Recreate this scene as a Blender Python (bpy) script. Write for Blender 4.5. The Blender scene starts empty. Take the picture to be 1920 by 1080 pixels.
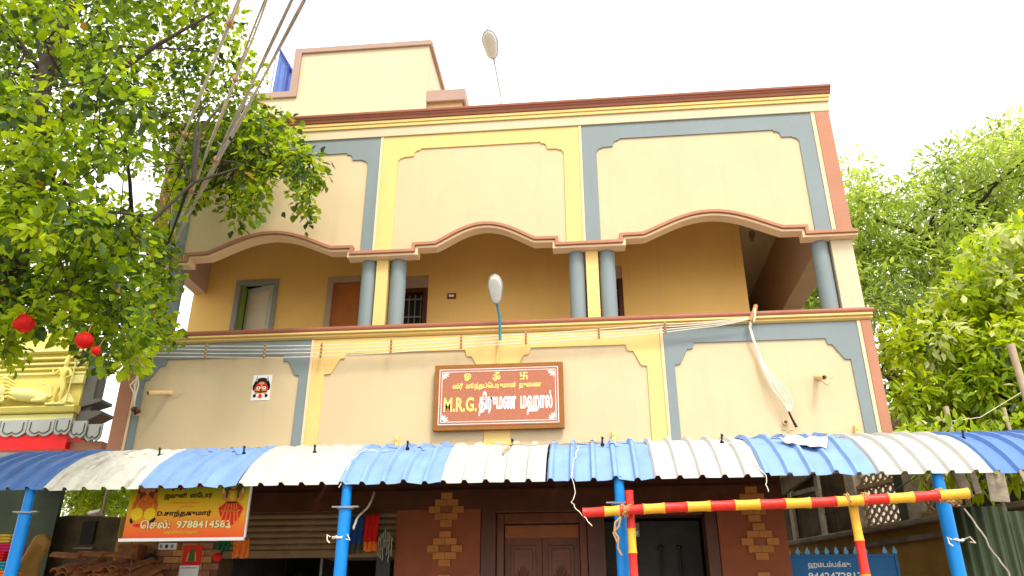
import bpy, bmesh, math, random
import numpy as np
from mathutils import Vector, Matrix, noise

random.seed(11)
rng = np.random.default_rng(11)
S = bpy.context.scene
COL = S.collection
rad = math.radians

# ------------------------------------------------------------- camera, sky, sun, exposure
cam = bpy.data.cameras.new('camera')
cam_ob = bpy.data.objects.new('camera', cam)
COL.objects.link(cam_ob)
cam_ob.location = (0, 0, 1.6)
cam_ob.rotation_euler = (rad(90 + 24.150), 0, rad(5.613))
cam.sensor_width = 36
cam.lens = 27.71
cam.clip_start = 0.05
cam.clip_end = 600
S.camera = cam_ob

SUN_EL, SUN_AZ = 52, 28          # the sun stands behind the camera, to its right
world = bpy.data.worlds.new('World')
S.world = world
world.use_nodes = True
wn = world.node_tree.nodes; wl = world.node_tree.links
bg = wn['Background']
sky = wn.new('ShaderNodeTexSky'); sky.sky_type = 'NISHITA'; sky.sun_disc = False
sky.sun_elevation = rad(SUN_EL); sky.sun_rotation = rad(180 - SUN_AZ)
sky.dust_density = 4; sky.air_density = 1.2
wmix = wn.new('ShaderNodeMixRGB'); wmix.inputs[0].default_value = .82
wmix.inputs[2].default_value = (10.6, 10.4, 10.2, 1)     # bright even overcast
wl.new(sky.outputs[0], wmix.inputs[1]); wl.new(wmix.outputs[0], bg.inputs[0])
bg.inputs[1].default_value = .1

sun = bpy.data.lights.new('sun', 'SUN')
sun.energy = 1.2; sun.angle = rad(14); sun.color = (1, .95, .86)
sun_ob = bpy.data.objects.new('sun', sun)
COL.objects.link(sun_ob)
d = Vector((math.sin(rad(SUN_AZ)) * math.cos(rad(SUN_EL)), -math.cos(rad(SUN_AZ)) * math.cos(rad(SUN_EL)), math.sin(rad(SUN_EL))))
sun_ob.rotation_euler = d.to_track_quat('Z', 'Y').to_euler()
sun_ob.location = d * 60

S.view_settings.view_transform = 'Standard'
S.view_settings.look = 'None'
S.view_settings.exposure = 1.32
S.view_settings.gamma = 1
S.view_settings.use_curve_mapping = False

# ------------------------------------------------------------- materials
def mat(name, col, rough=.7, var=.08, scale=3.0, bump=.0, bscale=60, metal=0, streak=0, dirt=None, transl=0, spec=.3, sdir=(9, 9, .7)):
    m = bpy.data.materials.new(name); m.use_nodes = True
    n = m.node_tree.nodes; l = m.node_tree.links
    b = n['Principled BSDF']
    b.inputs['Roughness'].default_value = rough
    b.inputs['Metallic'].default_value = metal
    b.inputs['Specular IOR Level'].default_value = spec
    tc = n.new('ShaderNodeTexCoord')
    geo = n.new('ShaderNodeNewGeometry')
    src = geo.outputs['Position']
    out = None
    if var > 0:
        nz = n.new('ShaderNodeTexNoise'); nz.inputs['Scale'].default_value = scale; nz.inputs['Detail'].default_value = 6
        nz.inputs['Roughness'].default_value = .6
        l.new(src, nz.inputs['Vector'])
        r = n.new('ShaderNodeMapRange'); r.inputs[1].default_value = .3; r.inputs[2].default_value = .7
        r.inputs[3].default_value = 1 - var; r.inputs[4].default_value = 1 + var
        l.new(nz.outputs['Fac'], r.inputs[0])
        mx = n.new('ShaderNodeMixRGB'); mx.blend_type = 'MULTIPLY'; mx.inputs[0].default_value = 1
        mx.inputs[1].default_value = (*col, 1); l.new(r.outputs[0], mx.inputs[2]); out = mx.outputs[0]
    if streak > 0:
        mp = n.new('ShaderNodeMapping'); mp.inputs['Scale'].default_value = sdir
        l.new(src, mp.inputs[0])
        s = n.new('ShaderNodeTexNoise'); s.inputs['Scale'].default_value = 1.0; s.inputs['Detail'].default_value = 8
        l.new(mp.outputs[0], s.inputs['Vector'])
        r = n.new('ShaderNodeMapRange'); r.inputs[1].default_value = .55; r.inputs[2].default_value = .8
        r.inputs[3].default_value = 0; r.inputs[4].default_value = streak
        l.new(s.outputs['Fac'], r.inputs[0])
        mx = n.new('ShaderNodeMixRGB'); l.new(r.outputs[0], mx.inputs[0])
        if out: l.new(out, mx.inputs[1])
        else: mx.inputs[1].default_value = (*col, 1)
        mx.inputs[2].default_value = (*(dirt or tuple(c * .45 for c in col)), 1); out = mx.outputs[0]
    if out: l.new(out, b.inputs['Base Color'])
    else: b.inputs['Base Color'].default_value = (*col, 1)
    if bump > 0:
        nz = n.new('ShaderNodeTexNoise'); nz.inputs['Scale'].default_value = bscale; nz.inputs['Detail'].default_value = 4
        l.new(src, nz.inputs['Vector'])
        bp = n.new('ShaderNodeBump'); bp.inputs['Strength'].default_value = bump; bp.inputs['Distance'].default_value = .01
        l.new(nz.outputs['Fac'], bp.inputs['Height']); l.new(bp.outputs[0], b.inputs['Normal'])
    if transl > 0:
        t = n.new('ShaderNodeBsdfTranslucent')
        if out: l.new(out, t.inputs[0])
        else: t.inputs[0].default_value = (*col, 1)
        ms = n.new('ShaderNodeMixShader'); ms.inputs[0].default_value = transl
        l.new(b.outputs[0], ms.inputs[1]); l.new(t.outputs[0], ms.inputs[2])
        l.new(ms.outputs[0], n['Material Output'].inputs[0])
    return m

M = dict(
    cream=mat('cream_paint', (.61, .475, .285), .75, .05, 1.2, .2, 90, streak=.30, dirt=(.48, .36, .22)),
    cream2=mat('pale_cream_paint', (.59, .49, .325), .75, .04, 1.5, .12, 90, streak=.25, dirt=(.5, .42, .3)),
    ochre=mat('ochre_paint', (.93, .60, .19), .75, .05, 1.2, .12, 80, streak=.12),
    yellow=mat('yellow_paint', (.76, .53, .19), .7, .04, 2, .1, 90, streak=.2, dirt=(.58, .42, .15)),
    slate=mat('slate_paint', (.205, .245, .25), .65, .05, 2, .12, 90, streak=.10),
    trim=mat('peach_trim_paint', (.82, .58, .34), .7, .03, 2),
    terracotta=mat('terracotta_paint', (.42, .19, .11), .7, .07, 1.6, .12, 80, streak=.2),
    coping=mat('brown_coping_paint', (.30, .105, .06), .5, .08, 3, .1, 50, streak=.3),
    mauve=mat('mauve_coping_paint', (.36, .24, .19), .65, .06, 3),
    ceil=mat('ceiling_plaster', (.66, .58, .46), .85, .05, 2),
    beamp=mat('beam_paint', (.52, .38, .30), .8, .05, 2),
    wallbrown=mat('maroon_brick_paint', (.24, .062, .018), .6, .12, 5, .25, 25),
    brick=mat('orange_brick_paint', (.42, .16, .035), .65, .15, 9, .3, 40),
    rawbrick=mat('dull_brick', (.30, .13, .06), .85, .25, 8, .4, 40),
    mortar=mat('mortar', (.14, .07, .035), .9, .15, 8),
    wood=mat('dark_polished_wood', (.085, .024, .008), .42, .25, 6, .1, 30, spec=.4),
    wood2=mat('door_wood', (.13, .035, .01), .42, .25, 6, .1, 30, spec=.4),
    undershade=mat('dark_roof_underside', (.013, .011, .010), .8, .2, 6),  # sheet backs coloured near-black to stand for the shade under the awning
    groove=mat('roof_groove_shade_grime', (.16, .19, .22), .9, .2, 20),  # crimp lines darkened in colour, for shade as well as dirt
    varnish=mat('varnished_wood', (.26, .075, .014), .4, .2, 8),
    orangewood=mat('orange_door_wood', (.50, .17, .04), .5, .12, 4),
    whitewood=mat('grey_white_door_paint', (.52, .53, .47), .6, .05, 3),
    greyframe=mat('grey_frame_paint', (.30, .31, .30), .6, .05, 3),
    greenp=mat('green_paint', (.22, .33, .06), .6, .05, 3),
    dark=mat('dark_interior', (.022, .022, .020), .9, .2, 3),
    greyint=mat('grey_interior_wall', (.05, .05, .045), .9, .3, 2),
    blackm=mat('black_metal', (.02, .02, .022), .45, .1, 8),
    shutter=mat('shutter_metal', (.20, .125, .055), .5, .15, 6, .1, 30, spec=.4),
    blue=mat('blue_roof_paint', (.19, .31, .54), .66, .08, 5, .35, 9, streak=.4, sdir=(26, 2, 2), dirt=(.10, .22, .44)),
    blue2=mat('deep_blue_roof_paint', (.085, .18, .43), .62, .10, 5, .35, 20, streak=.4, sdir=(26, 2, 2), dirt=(.13, .16, .30)),
    white=mat('white_roof_paint', (.47, .46, .425), .7, .05, 5, .35, 9, streak=.5, sdir=(26, 2, 2), dirt=(.38, .35, .27)),
    white2=mat('stained_white_roof_paint', (.62, .60, .52), .65, .12, 12, .3, 12, streak=.95, sdir=(34, 2.5, 2.5), dirt=(.17, .14, .07)),
    post=mat('bright_blue_paint', (.0, .20, .60), .45, .10, 9, .15, 25, streak=.25, dirt=(.02, .12, .28), spec=.3),
    steel=mat('weathered_steel', (.26, .27, .26), .5, .2, 12, metal=.4),
    red=mat('red_gloss_paint', (.66, .022, .01), .42, .14, 14, .3, 30, streak=.35, sdir=(30, 30, 30), dirt=(.45, .10, .06), spec=.4),
    yel=mat('yellow_gloss_paint', (.82, .42, .025), .42, .10, 14, .3, 30, streak=.35, sdir=(30, 30, 30), dirt=(.60, .34, .10), spec=.4),
    rope=mat('coir_rope', (.42, .24, .09), .9, .2, 40, .3, 100),
    cable=mat('cream_cable', (.80, .70, .56), .6, .12, 8),
    cableg=mat('grey_cable', (.58, .50, .44), .6, .15, 8),
    pvc=mat('cream_plastic_pipe', (.72, .50, .26), .5, .05, 8),
    black=mat('black', (.008, .007, .006), .7, 0),
    letterw=mat('white_lettering', (.85, .83, .78), .5, 0),
    lettery=mat('gold_lettering', (.85, .66, .18), .5, 0),
    signred=mat('sign_granite', (.38, .115, .05), .35, .12, 30, spec=.5),
    signedge=mat('sign_edge', (.27, .10, .012), .5, .12, 10),
    tyellow=mat('temple_yellow', (.74, .64, .17), .7, .04, 3, .1, 60),
    tpale=mat('temple_pale_yellow', (.74, .69, .27), .7, .04, 3),
    tgrey=mat('temple_grey', (.13, .125, .11), .8, .08, 3),
    tstone=mat('temple_light_grey', (.42, .44, .42), .7, .08, 3),
    tred=mat('temple_red', (.85, .006, .004), .5, .02, 3),
    lantern=mat('red_lantern_paper', (.80, .015, .01), .5, .05, 9, transl=.35),
    bark=mat('bark', (.05, .038, .026), .9, .35, 8, .8, 25),
    barkl=mat('pale_bark', (.26, .20, .13), .9, .3, 8, .6, 25),
    bamboo=mat('dry_bamboo', (.40, .31, .20), .7, .15, 10),
    ground=mat('street_dust', (.32, .27, .20), .95, .18, .7, .4, 12),
    road=mat('asphalt', (.055, .053, .05), .9, .2, 2, .5, 40),
    conc=mat('old_concrete', (.20, .165, .12), .95, .3, 3, .5, 20, streak=.5, dirt=(.05, .045, .035)),
    oldwall=mat('old_dark_wall', (.085, .062, .030), .95, .45, 3, .5, 12, streak=.5, dirt=(.02, .02, .014)),
    ochrewall=mat('old_ochre_wall', (.34, .20, .045), .9, .25, 2, .4, 12, streak=.35),
    jaali=mat('breeze_block', (.33, .23, .12), .9, .2, 12, .4, 30),
    plank=mat('grey_weathered_plank', (.36, .31, .23), .9, .3, 14, .5, 30, streak=.6),
    tarp=mat('dark_green_sheet', (.028, .042, .016), .6, .3, 3, .2, 8, streak=.4, dirt=(.06, .09, .02)),
    gate=mat('gate_blue_paint', (.0, .115, .33), .4, .08, 4),
    gatep=mat('gate_pale_blue', (.16, .36, .52), .5, .06, 9),
    tile=mat('clay_roof_tile', (.30, .115, .04), .9, .35, 10, .4, 30),
    cloth_b=mat('blue_cloth', (.01, .06, .22), .9, .1, 12),
    cloth_r=mat('red_cloth', (.55, .008, .006), .9, .1, 12),
    cloth_o=mat('orange_cloth', (.70, .17, .02), .9, .2, 30),
    cloth_w=mat('pale_pink_cloth', (.78, .70, .68), .9, .12, 20),
    cloth_g=mat('pale_green_cloth', (.26, .28, .20), .9, .3, 30),
    cloth_p=mat('magenta_cloth', (.55, .015, .10), .9, .1, 12),
    cloth_t=mat('teal_cloth', (.03, .25, .33), .9, .1, 12),
    cloth_y=mat('mustard_cloth', (.60, .42, .04), .9, .1, 12),
    paper=mat('white_paper', (.84, .82, .80), .7, .02, 9),
    flesh=mat('print_tan', (.72, .30, .09), .7, .1, 60),
    pred=mat('print_red', (.70, .02, .012), .7, .1, 60),
    porange=mat('print_orange', (.85, .26, .02), .7, .15, 30),
    pbrown=mat('print_brown', (.20, .05, .015), .7, .1, 60),
    pgreen=mat('print_dark_green', (.06, .13, .01), .7, .1, 20),
    pyellow=mat('print_yellow', (.86, .62, .015), .7, .05, 20),
    plime=mat('print_lime', (.60, .62, .02), .7, .05, 20),
    glass=mat('lamp_lens', (.70, .70, .62), .25, .08, 30, spec=.5),
    lampm=mat('lamp_housing', (.34, .35, .32), .5, .1, 10),
    bluesheet=mat('blue_shed_sheet', (.10, .17, .46), .45, .1, 4),
    bluedark=mat('navy_shed_frame', (.02, .04, .26), .45, .05, 4),
)

def leafmat(name, col, tr=.62, rough=.45):
    return mat(name, col, rough, .25, 2.5, transl=tr, spec=.35)
LEAF = [leafmat('leaf_green', (.17, .27, .010)), leafmat('leaf_lime', (.40, .52, .008)), leafmat('leaf_deep', (.06, .11, .014), .35), leafmat('leaf_yellowing', (.42, .24, .02))]
NEEM = [leafmat('neem_green', (.36, .47, .06)), leafmat('neem_lime', (.50, .60, .07)), leafmat('neem_olive', (.20, .29, .05), .5), leafmat('neem_pale', (.62, .68, .25))]
SHRUB = [leafmat('shrub_lime', (.50, .60, .012)), leafmat('shrub_green', (.34, .48, .018)), leafmat('shrub_pale', (.66, .70, .28), .45), leafmat('shrub_deep', (.05, .09, .012), .3)]

# ------------------------------------------------------------- object helpers
def tag(o, label=None, cat=None, group=None, kind=None):
    if label: o['label'] = label
    if cat: o['category'] = cat
    if group: o['group'] = group
    if kind: o['kind'] = kind
    return o

def thing(name, label, cat, loc, group=None):
    o = bpy.data.objects.new(name, None); COL.objects.link(o)
    o.location = loc; o.empty_display_size = .2
    return tag(o, label, cat, group)

def link(name, me, parent=None, loc=None):
    o = bpy.data.objects.new(name, me); COL.objects.link(o)
    if parent is not None:
        o.parent = parent
        if parent.type == 'EMPTY':
            o.matrix_parent_inverse = Matrix.Translation(-Vector(parent.location))
    if loc is not None: o.location = loc
    return o

class MB:
    def __init__(s): s.v = []; s.f = []; s.m = []
    def add(s, vs, fs, mi=0):
        b = len(s.v); s.v += [tuple(p) for p in vs]
        for f in fs: s.f.append([b + i for i in f]); s.m.append(mi)
        return s
    def box(s, x0, x1, y0, y1, z0, z1, mi=0):
        return s.add([(x0, y0, z0), (x1, y0, z0), (x1, y1, z0), (x0, y1, z0), (x0, y0, z1), (x1, y0, z1), (x1, y1, z1), (x0, y1, z1)],
                     [(0, 3, 2, 1), (4, 5, 6, 7), (0, 1, 5, 4), (1, 2, 6, 5), (2, 3, 7, 6), (3, 0, 4, 7)], mi)
    def prism(s, poly, y0, y1, mi=0):          # outline in x, z
        n = len(poly)
        vs = [(x, y0, z) for x, z in poly] + [(x, y1, z) for x, z in poly]
        return s.add(vs, [list(range(n)), list(range(2 * n - 1, n - 1, -1))] + [(i, i + n, (i + 1) % n + n, (i + 1) % n) for i in range(n)], mi)
    def prismx(s, poly, x0, x1, mi=0):         # outline in y, z
        n = len(poly)
        vs = [(x0, y, z) for y, z in poly] + [(x1, y, z) for y, z in poly]
        return s.add(vs, [list(range(n)), list(range(2 * n - 1, n - 1, -1))] + [(i, i + n, (i + 1) % n + n, (i + 1) % n) for i in range(n)], mi)
    def prismz(s, poly, z0, z1, mi=0):         # outline in x, y
        n = len(poly)
        vs = [(x, y, z0) for x, y in poly] + [(x, y, z1) for x, y in poly]
        return s.add(vs, [list(range(n)), list(range(2 * n - 1, n - 1, -1))] + [(i, i + n, (i + 1) % n + n, (i + 1) % n) for i in range(n)], mi)
    def tube(s, pts, r, n=8, mi=0, cap=True):
        pts = [Vector(p) for p in pts]; k = len(pts)
        rs = r if isinstance(r, (list, tuple)) else [r] * k
        vs = []; up = None
        for i, p in enumerate(pts):
            t = (pts[min(i + 1, k - 1)] - pts[max(i - 1, 0)])
            if t.length < 1e-9: t = Vector((0, 0, 1))
            t.normalize()
            if up is None: up = t.orthogonal().normalized()
            else:
                up = up - t * up.dot(t)
                up = up.normalized() if up.length > 1e-6 else t.orthogonal().normalized()
            w = t.cross(up)
            for j in range(n):
                a = 2 * math.pi * j / n
                vs.append(p + (up * math.cos(a) + w * math.sin(a)) * rs[i])
        fs = []
        for i in range(k - 1):
            for j in range(n):
                a = i * n + j; b = i * n + (j + 1) % n
                fs.append((a, b, b + n, a + n))
        if cap: fs += [list(range(n - 1, -1, -1)), list(range((k - 1) * n, k * n))]
        return s.add(vs, fs, mi)
    def ball(s, c, r, n=12, k=8, mi=0):
        c = Vector(c); r = Vector(r) if hasattr(r, '__len__') else Vector((r, r, r))
        vs = [c + Vector((0, 0, r.z))]
        for i in range(1, k):
            t = math.pi * i / k
            for j in range(n):
                a = 2 * math.pi * j / n
                vs.append(c + Vector((math.sin(t) * math.cos(a) * r.x, math.sin(t) * math.sin(a) * r.y, math.cos(t) * r.z)))
        vs.append(c - Vector((0, 0, r.z)))
        fs = [(0, 1 + j, 1 + (j + 1) % n) for j in range(n)]
        for i in range(k - 2):
            for j in range(n):
                a = 1 + i * n + j; b = 1 + i * n + (j + 1) % n
                fs.append((a, a + n, b + n, b))
        e = len(vs) - 1; b0 = 1 + (k - 2) * n
        fs += [(e, b0 + (j + 1) % n, b0 + j) for j in range(n)]
        return s.add(vs, fs, mi)
    def mesh(s, name, mats):
        me = bpy.data.meshes.new(name); me.from_pydata(s.v, [], s.f)
        for m_ in (mats if isinstance(mats, (list, tuple)) else [mats]): me.materials.append(M[m_] if isinstance(m_, str) else m_)
        if any(s.m): me.polygons.foreach_set('material_index', s.m)
        me.update(); return me
    def build(s, name, mats, parent=None, smooth=False, bevel=0, label=None, loc=None):
        me = s.mesh(name, mats)
        bm = bmesh.new(); bm.from_mesh(me); bmesh.ops.recalc_face_normals(bm, faces=bm.faces); bm.to_mesh(me); bm.free()
        if smooth:
            me.polygons.foreach_set('use_smooth', [True] * len(me.polygons))
            try: me.set_sharp_from_angle(angle=rad(40))
            except Exception: pass
        o = link(name, me, parent, loc)
        if bevel:
            b = o.modifiers.new('bevel', 'BEVEL'); b.width = bevel; b.segments = 2; b.limit_method = 'ANGLE'; b.angle_limit = rad(50)
        if label: o['label'] = label
        return o

def arc(cx, cz, r, a0, a1, n):
    return [(cx + r * math.cos(a0 + (a1 - a0) * i / n), cz + r * math.sin(a0 + (a1 - a0) * i / n)) for i in range(n + 1)]

def sag(a, b, s=.1, n=14, wob=0):
    a = Vector(a); b = Vector(b); out = []
    for i in range(n + 1):
        t = i / n; p = a.lerp(b, t); p.z -= 4 * s * t * (1 - t)
        if wob and 0 < i < n: p += Vector((random.uniform(-wob, wob), random.uniform(-wob, wob) * .4, random.uniform(-wob, wob)))
        out.append(p)
    return out

def lettering(name, body, x0, x1, z0, z1, y, mt, parent, bold=.0, depth=.002, tilt=None):
    """words set flat on a front-facing board, fitted to a box in x and z"""
    bb = []
    for mode in (0, 1):
        cu = bpy.data.curves.new(name, 'FONT'); cu.body = body; cu.size = 1; cu.resolution_u = 3
        if mode == 0: cu.fill_mode = 'FRONT'; cu.offset = bold * .3
        else: cu.fill_mode = 'NONE'; cu.bevel_depth = max(bold * .5, .012); cu.bevel_resolution = 0; cu.resolution_u = 2
        tmp = bpy.data.objects.new(name, cu); COL.objects.link(tmp)
        bpy.context.view_layer.update()
        dg = bpy.context.evaluated_depsgraph_get()
        me = bpy.data.meshes.new_from_object(tmp.evaluated_get(dg))
        bpy.data.objects.remove(tmp)
        n = len(me.vertices); co = np.zeros(n * 3); me.vertices.foreach_get('co', co); co = co.reshape(-1, 3)
        if mode == 0: co[:, 2] = 0
        else: co[:, 2] = co[:, 2] * .5 - max(bold * .5, .012) * 1.3
        bb.append((co, [list(p.vertices) for p in me.polygons]))
    co = np.concatenate([bb[0][0], bb[1][0]]); n0 = len(bb[0][0])
    fs = bb[0][1] + [[v + n0 for v in f] for f in bb[1][1]]
    me = bpy.data.meshes.new(name); me.from_pydata(co.tolist(), [], fs)
    mn, mx = co.min(0), co.max(0)
    out = np.empty_like(co)
    out[:, 0] = x0 + (co[:, 0] - mn[0]) / (mx[0] - mn[0]) * (x1 - x0)
    out[:, 2] = z0 + (co[:, 1] - mn[1]) / (mx[1] - mn[1]) * (z1 - z0)
    out[:, 1] = y - (co[:, 2] - mn[2]) / max(mx[2] - mn[2], 1e-6) * depth
    me.vertices.foreach_set('co', out.ravel()); me.materials.clear(); me.materials.append(M[mt] if isinstance(mt, str) else mt); me.update()
    return link(name, me, parent)

def ell(cx, cz, rx, rz, n=14, a0=0, a1=2 * math.pi):
    return [(cx + rx * math.cos(a0 + (a1 - a0) * i / n), cz + rz * math.sin(a0 + (a1 - a0) * i / n)) for i in range(n if a1 - a0 > 6.2 else n + 1)]

def leaves(name, clusters, per, size, mats, weights, parent, shape='broad', droop=.5, spread=1.0, seed=1, squash=1.0):
    """many separate folded leaf blades, gathered in twig clusters"""
    r = np.random.default_rng(seed)
    cl = np.array(clusters)
    N = len(cl) * per
    ci = np.repeat(np.arange(len(cl)), per)
    off = r.normal(size=(N, 3)); off /= np.linalg.norm(off, axis=1)[:, None] + 1e-9
    off *= (r.random((N, 1)) ** .45) * cl[ci, 3][:, None] * spread
    off[:, 2] *= squash
    c = cl[ci, :3] + off
    # blade axis: outward, and hanging
    ax = off / (np.linalg.norm(off, axis=1)[:, None] + 1e-9) + r.normal(size=(N, 3)) * .55
    ax[:, 2] -= droop
    ax /= np.linalg.norm(ax, axis=1)[:, None]
    nm = r.normal(size=(N, 3)) * .6; nm[:, 2] += 1.0; nm[:, 1] -= .35
    sd = np.cross(ax, nm); sd /= np.linalg.norm(sd, axis=1)[:, None] + 1e-9
    nn = np.cross(sd, ax)
    L = size * (r.uniform(.7, 1.2, N) * np.where(r.random(N) < .25, 1.3, np.where(r.random(N) < .3, .6, 1)))[:, None]
    if shape == 'broad': W, f = .40, .10
    elif shape == 'narrow': W, f = .16, .05
    else: W, f = .22, .08
    # base, left, right, tip, mid
    P = [c, c + ax * L * .38 + sd * L * W + nn * L * f, c + ax * L * .38 - sd * L * W + nn * L * f,
         c + ax * L * .75 + sd * L * W * .62 + nn * L * f * .3, c + ax * L * .75 - sd * L * W * .62 + nn * L * f * .3, c + ax * L - nn * L * .10]
    v = np.stack(P, 1).reshape(-1, 3)
    b = np.arange(N)[:, None] * 6
    q = np.stack([b + [0, 1, 3, 5], b + [0, 5, 4, 2]], 1).reshape(-1)
    me = bpy.data.meshes.new(name)
    me.vertices.add(len(v)); me.vertices.foreach_set('co', v.ravel())
    nf = 2 * N
    me.loops.add(nf * 4); me.loops.foreach_set('vertex_index', q)
    me.polygons.add(nf); me.polygons.foreach_set('loop_start', np.arange(nf) * 4); me.polygons.foreach_set('loop_total', np.full(nf, 4))
    w = np.array(weights, float); w /= w.sum()
    # each twig cluster leans to one of the leaf colours
    w2 = w.copy(); w2[w < .05] = 0; w2 /= w2.sum(); cm = r.choice(len(mats), len(cl), p=w2); lm = r.choice(len(mats), N, p=w)
    mi = np.where(r.random(N) < .62, cm[ci], lm)
    for m_ in mats: me.materials.append(m_)
    me.polygons.foreach_set('material_index', np.repeat(mi, 2))
    me.update(calc_edges=True); me.validate()
    o = link(name, me, parent); o['kind'] = 'stuff'
    return o

def limbs(base, forks, clusters, k, r0, mats, parent, seed=3, name='branch', rmin=.012):
    """limbs that leave the fork points and end in the crown"""
    R = random.Random(seed); cl = [Vector(c[:3]) for c in clusters]
    for i in range(k):
        tgt = R.choice(cl); f = min(forks, key=lambda q: (Vector(q) - tgt).length)
        f = Vector(f); m1 = f.lerp(tgt, .35) + Vector((R.uniform(-.2, .2), R.uniform(-.2, .2), R.uniform(.0, .35)))
        m2 = f.lerp(tgt, .7) + Vector((R.uniform(-.2, .2), R.uniform(-.2, .2), R.uniform(-.05, .3)))
        mb = MB().tube([f, m1, m2, tgt], [r0, r0 * .7, r0 * .45, rmin * .6], 7)
        for q in range(4):
            near = [c for c in cl if (c - m2).length < 1.3]
            if near:
                e = R.choice(near); mb.tube([m2, m2.lerp(e, .5) + Vector((0, 0, .06)), e], [r0 * .3, r0 * .2, rmin * .4], 5)
        mb.build(name, mats, parent, True)
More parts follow.
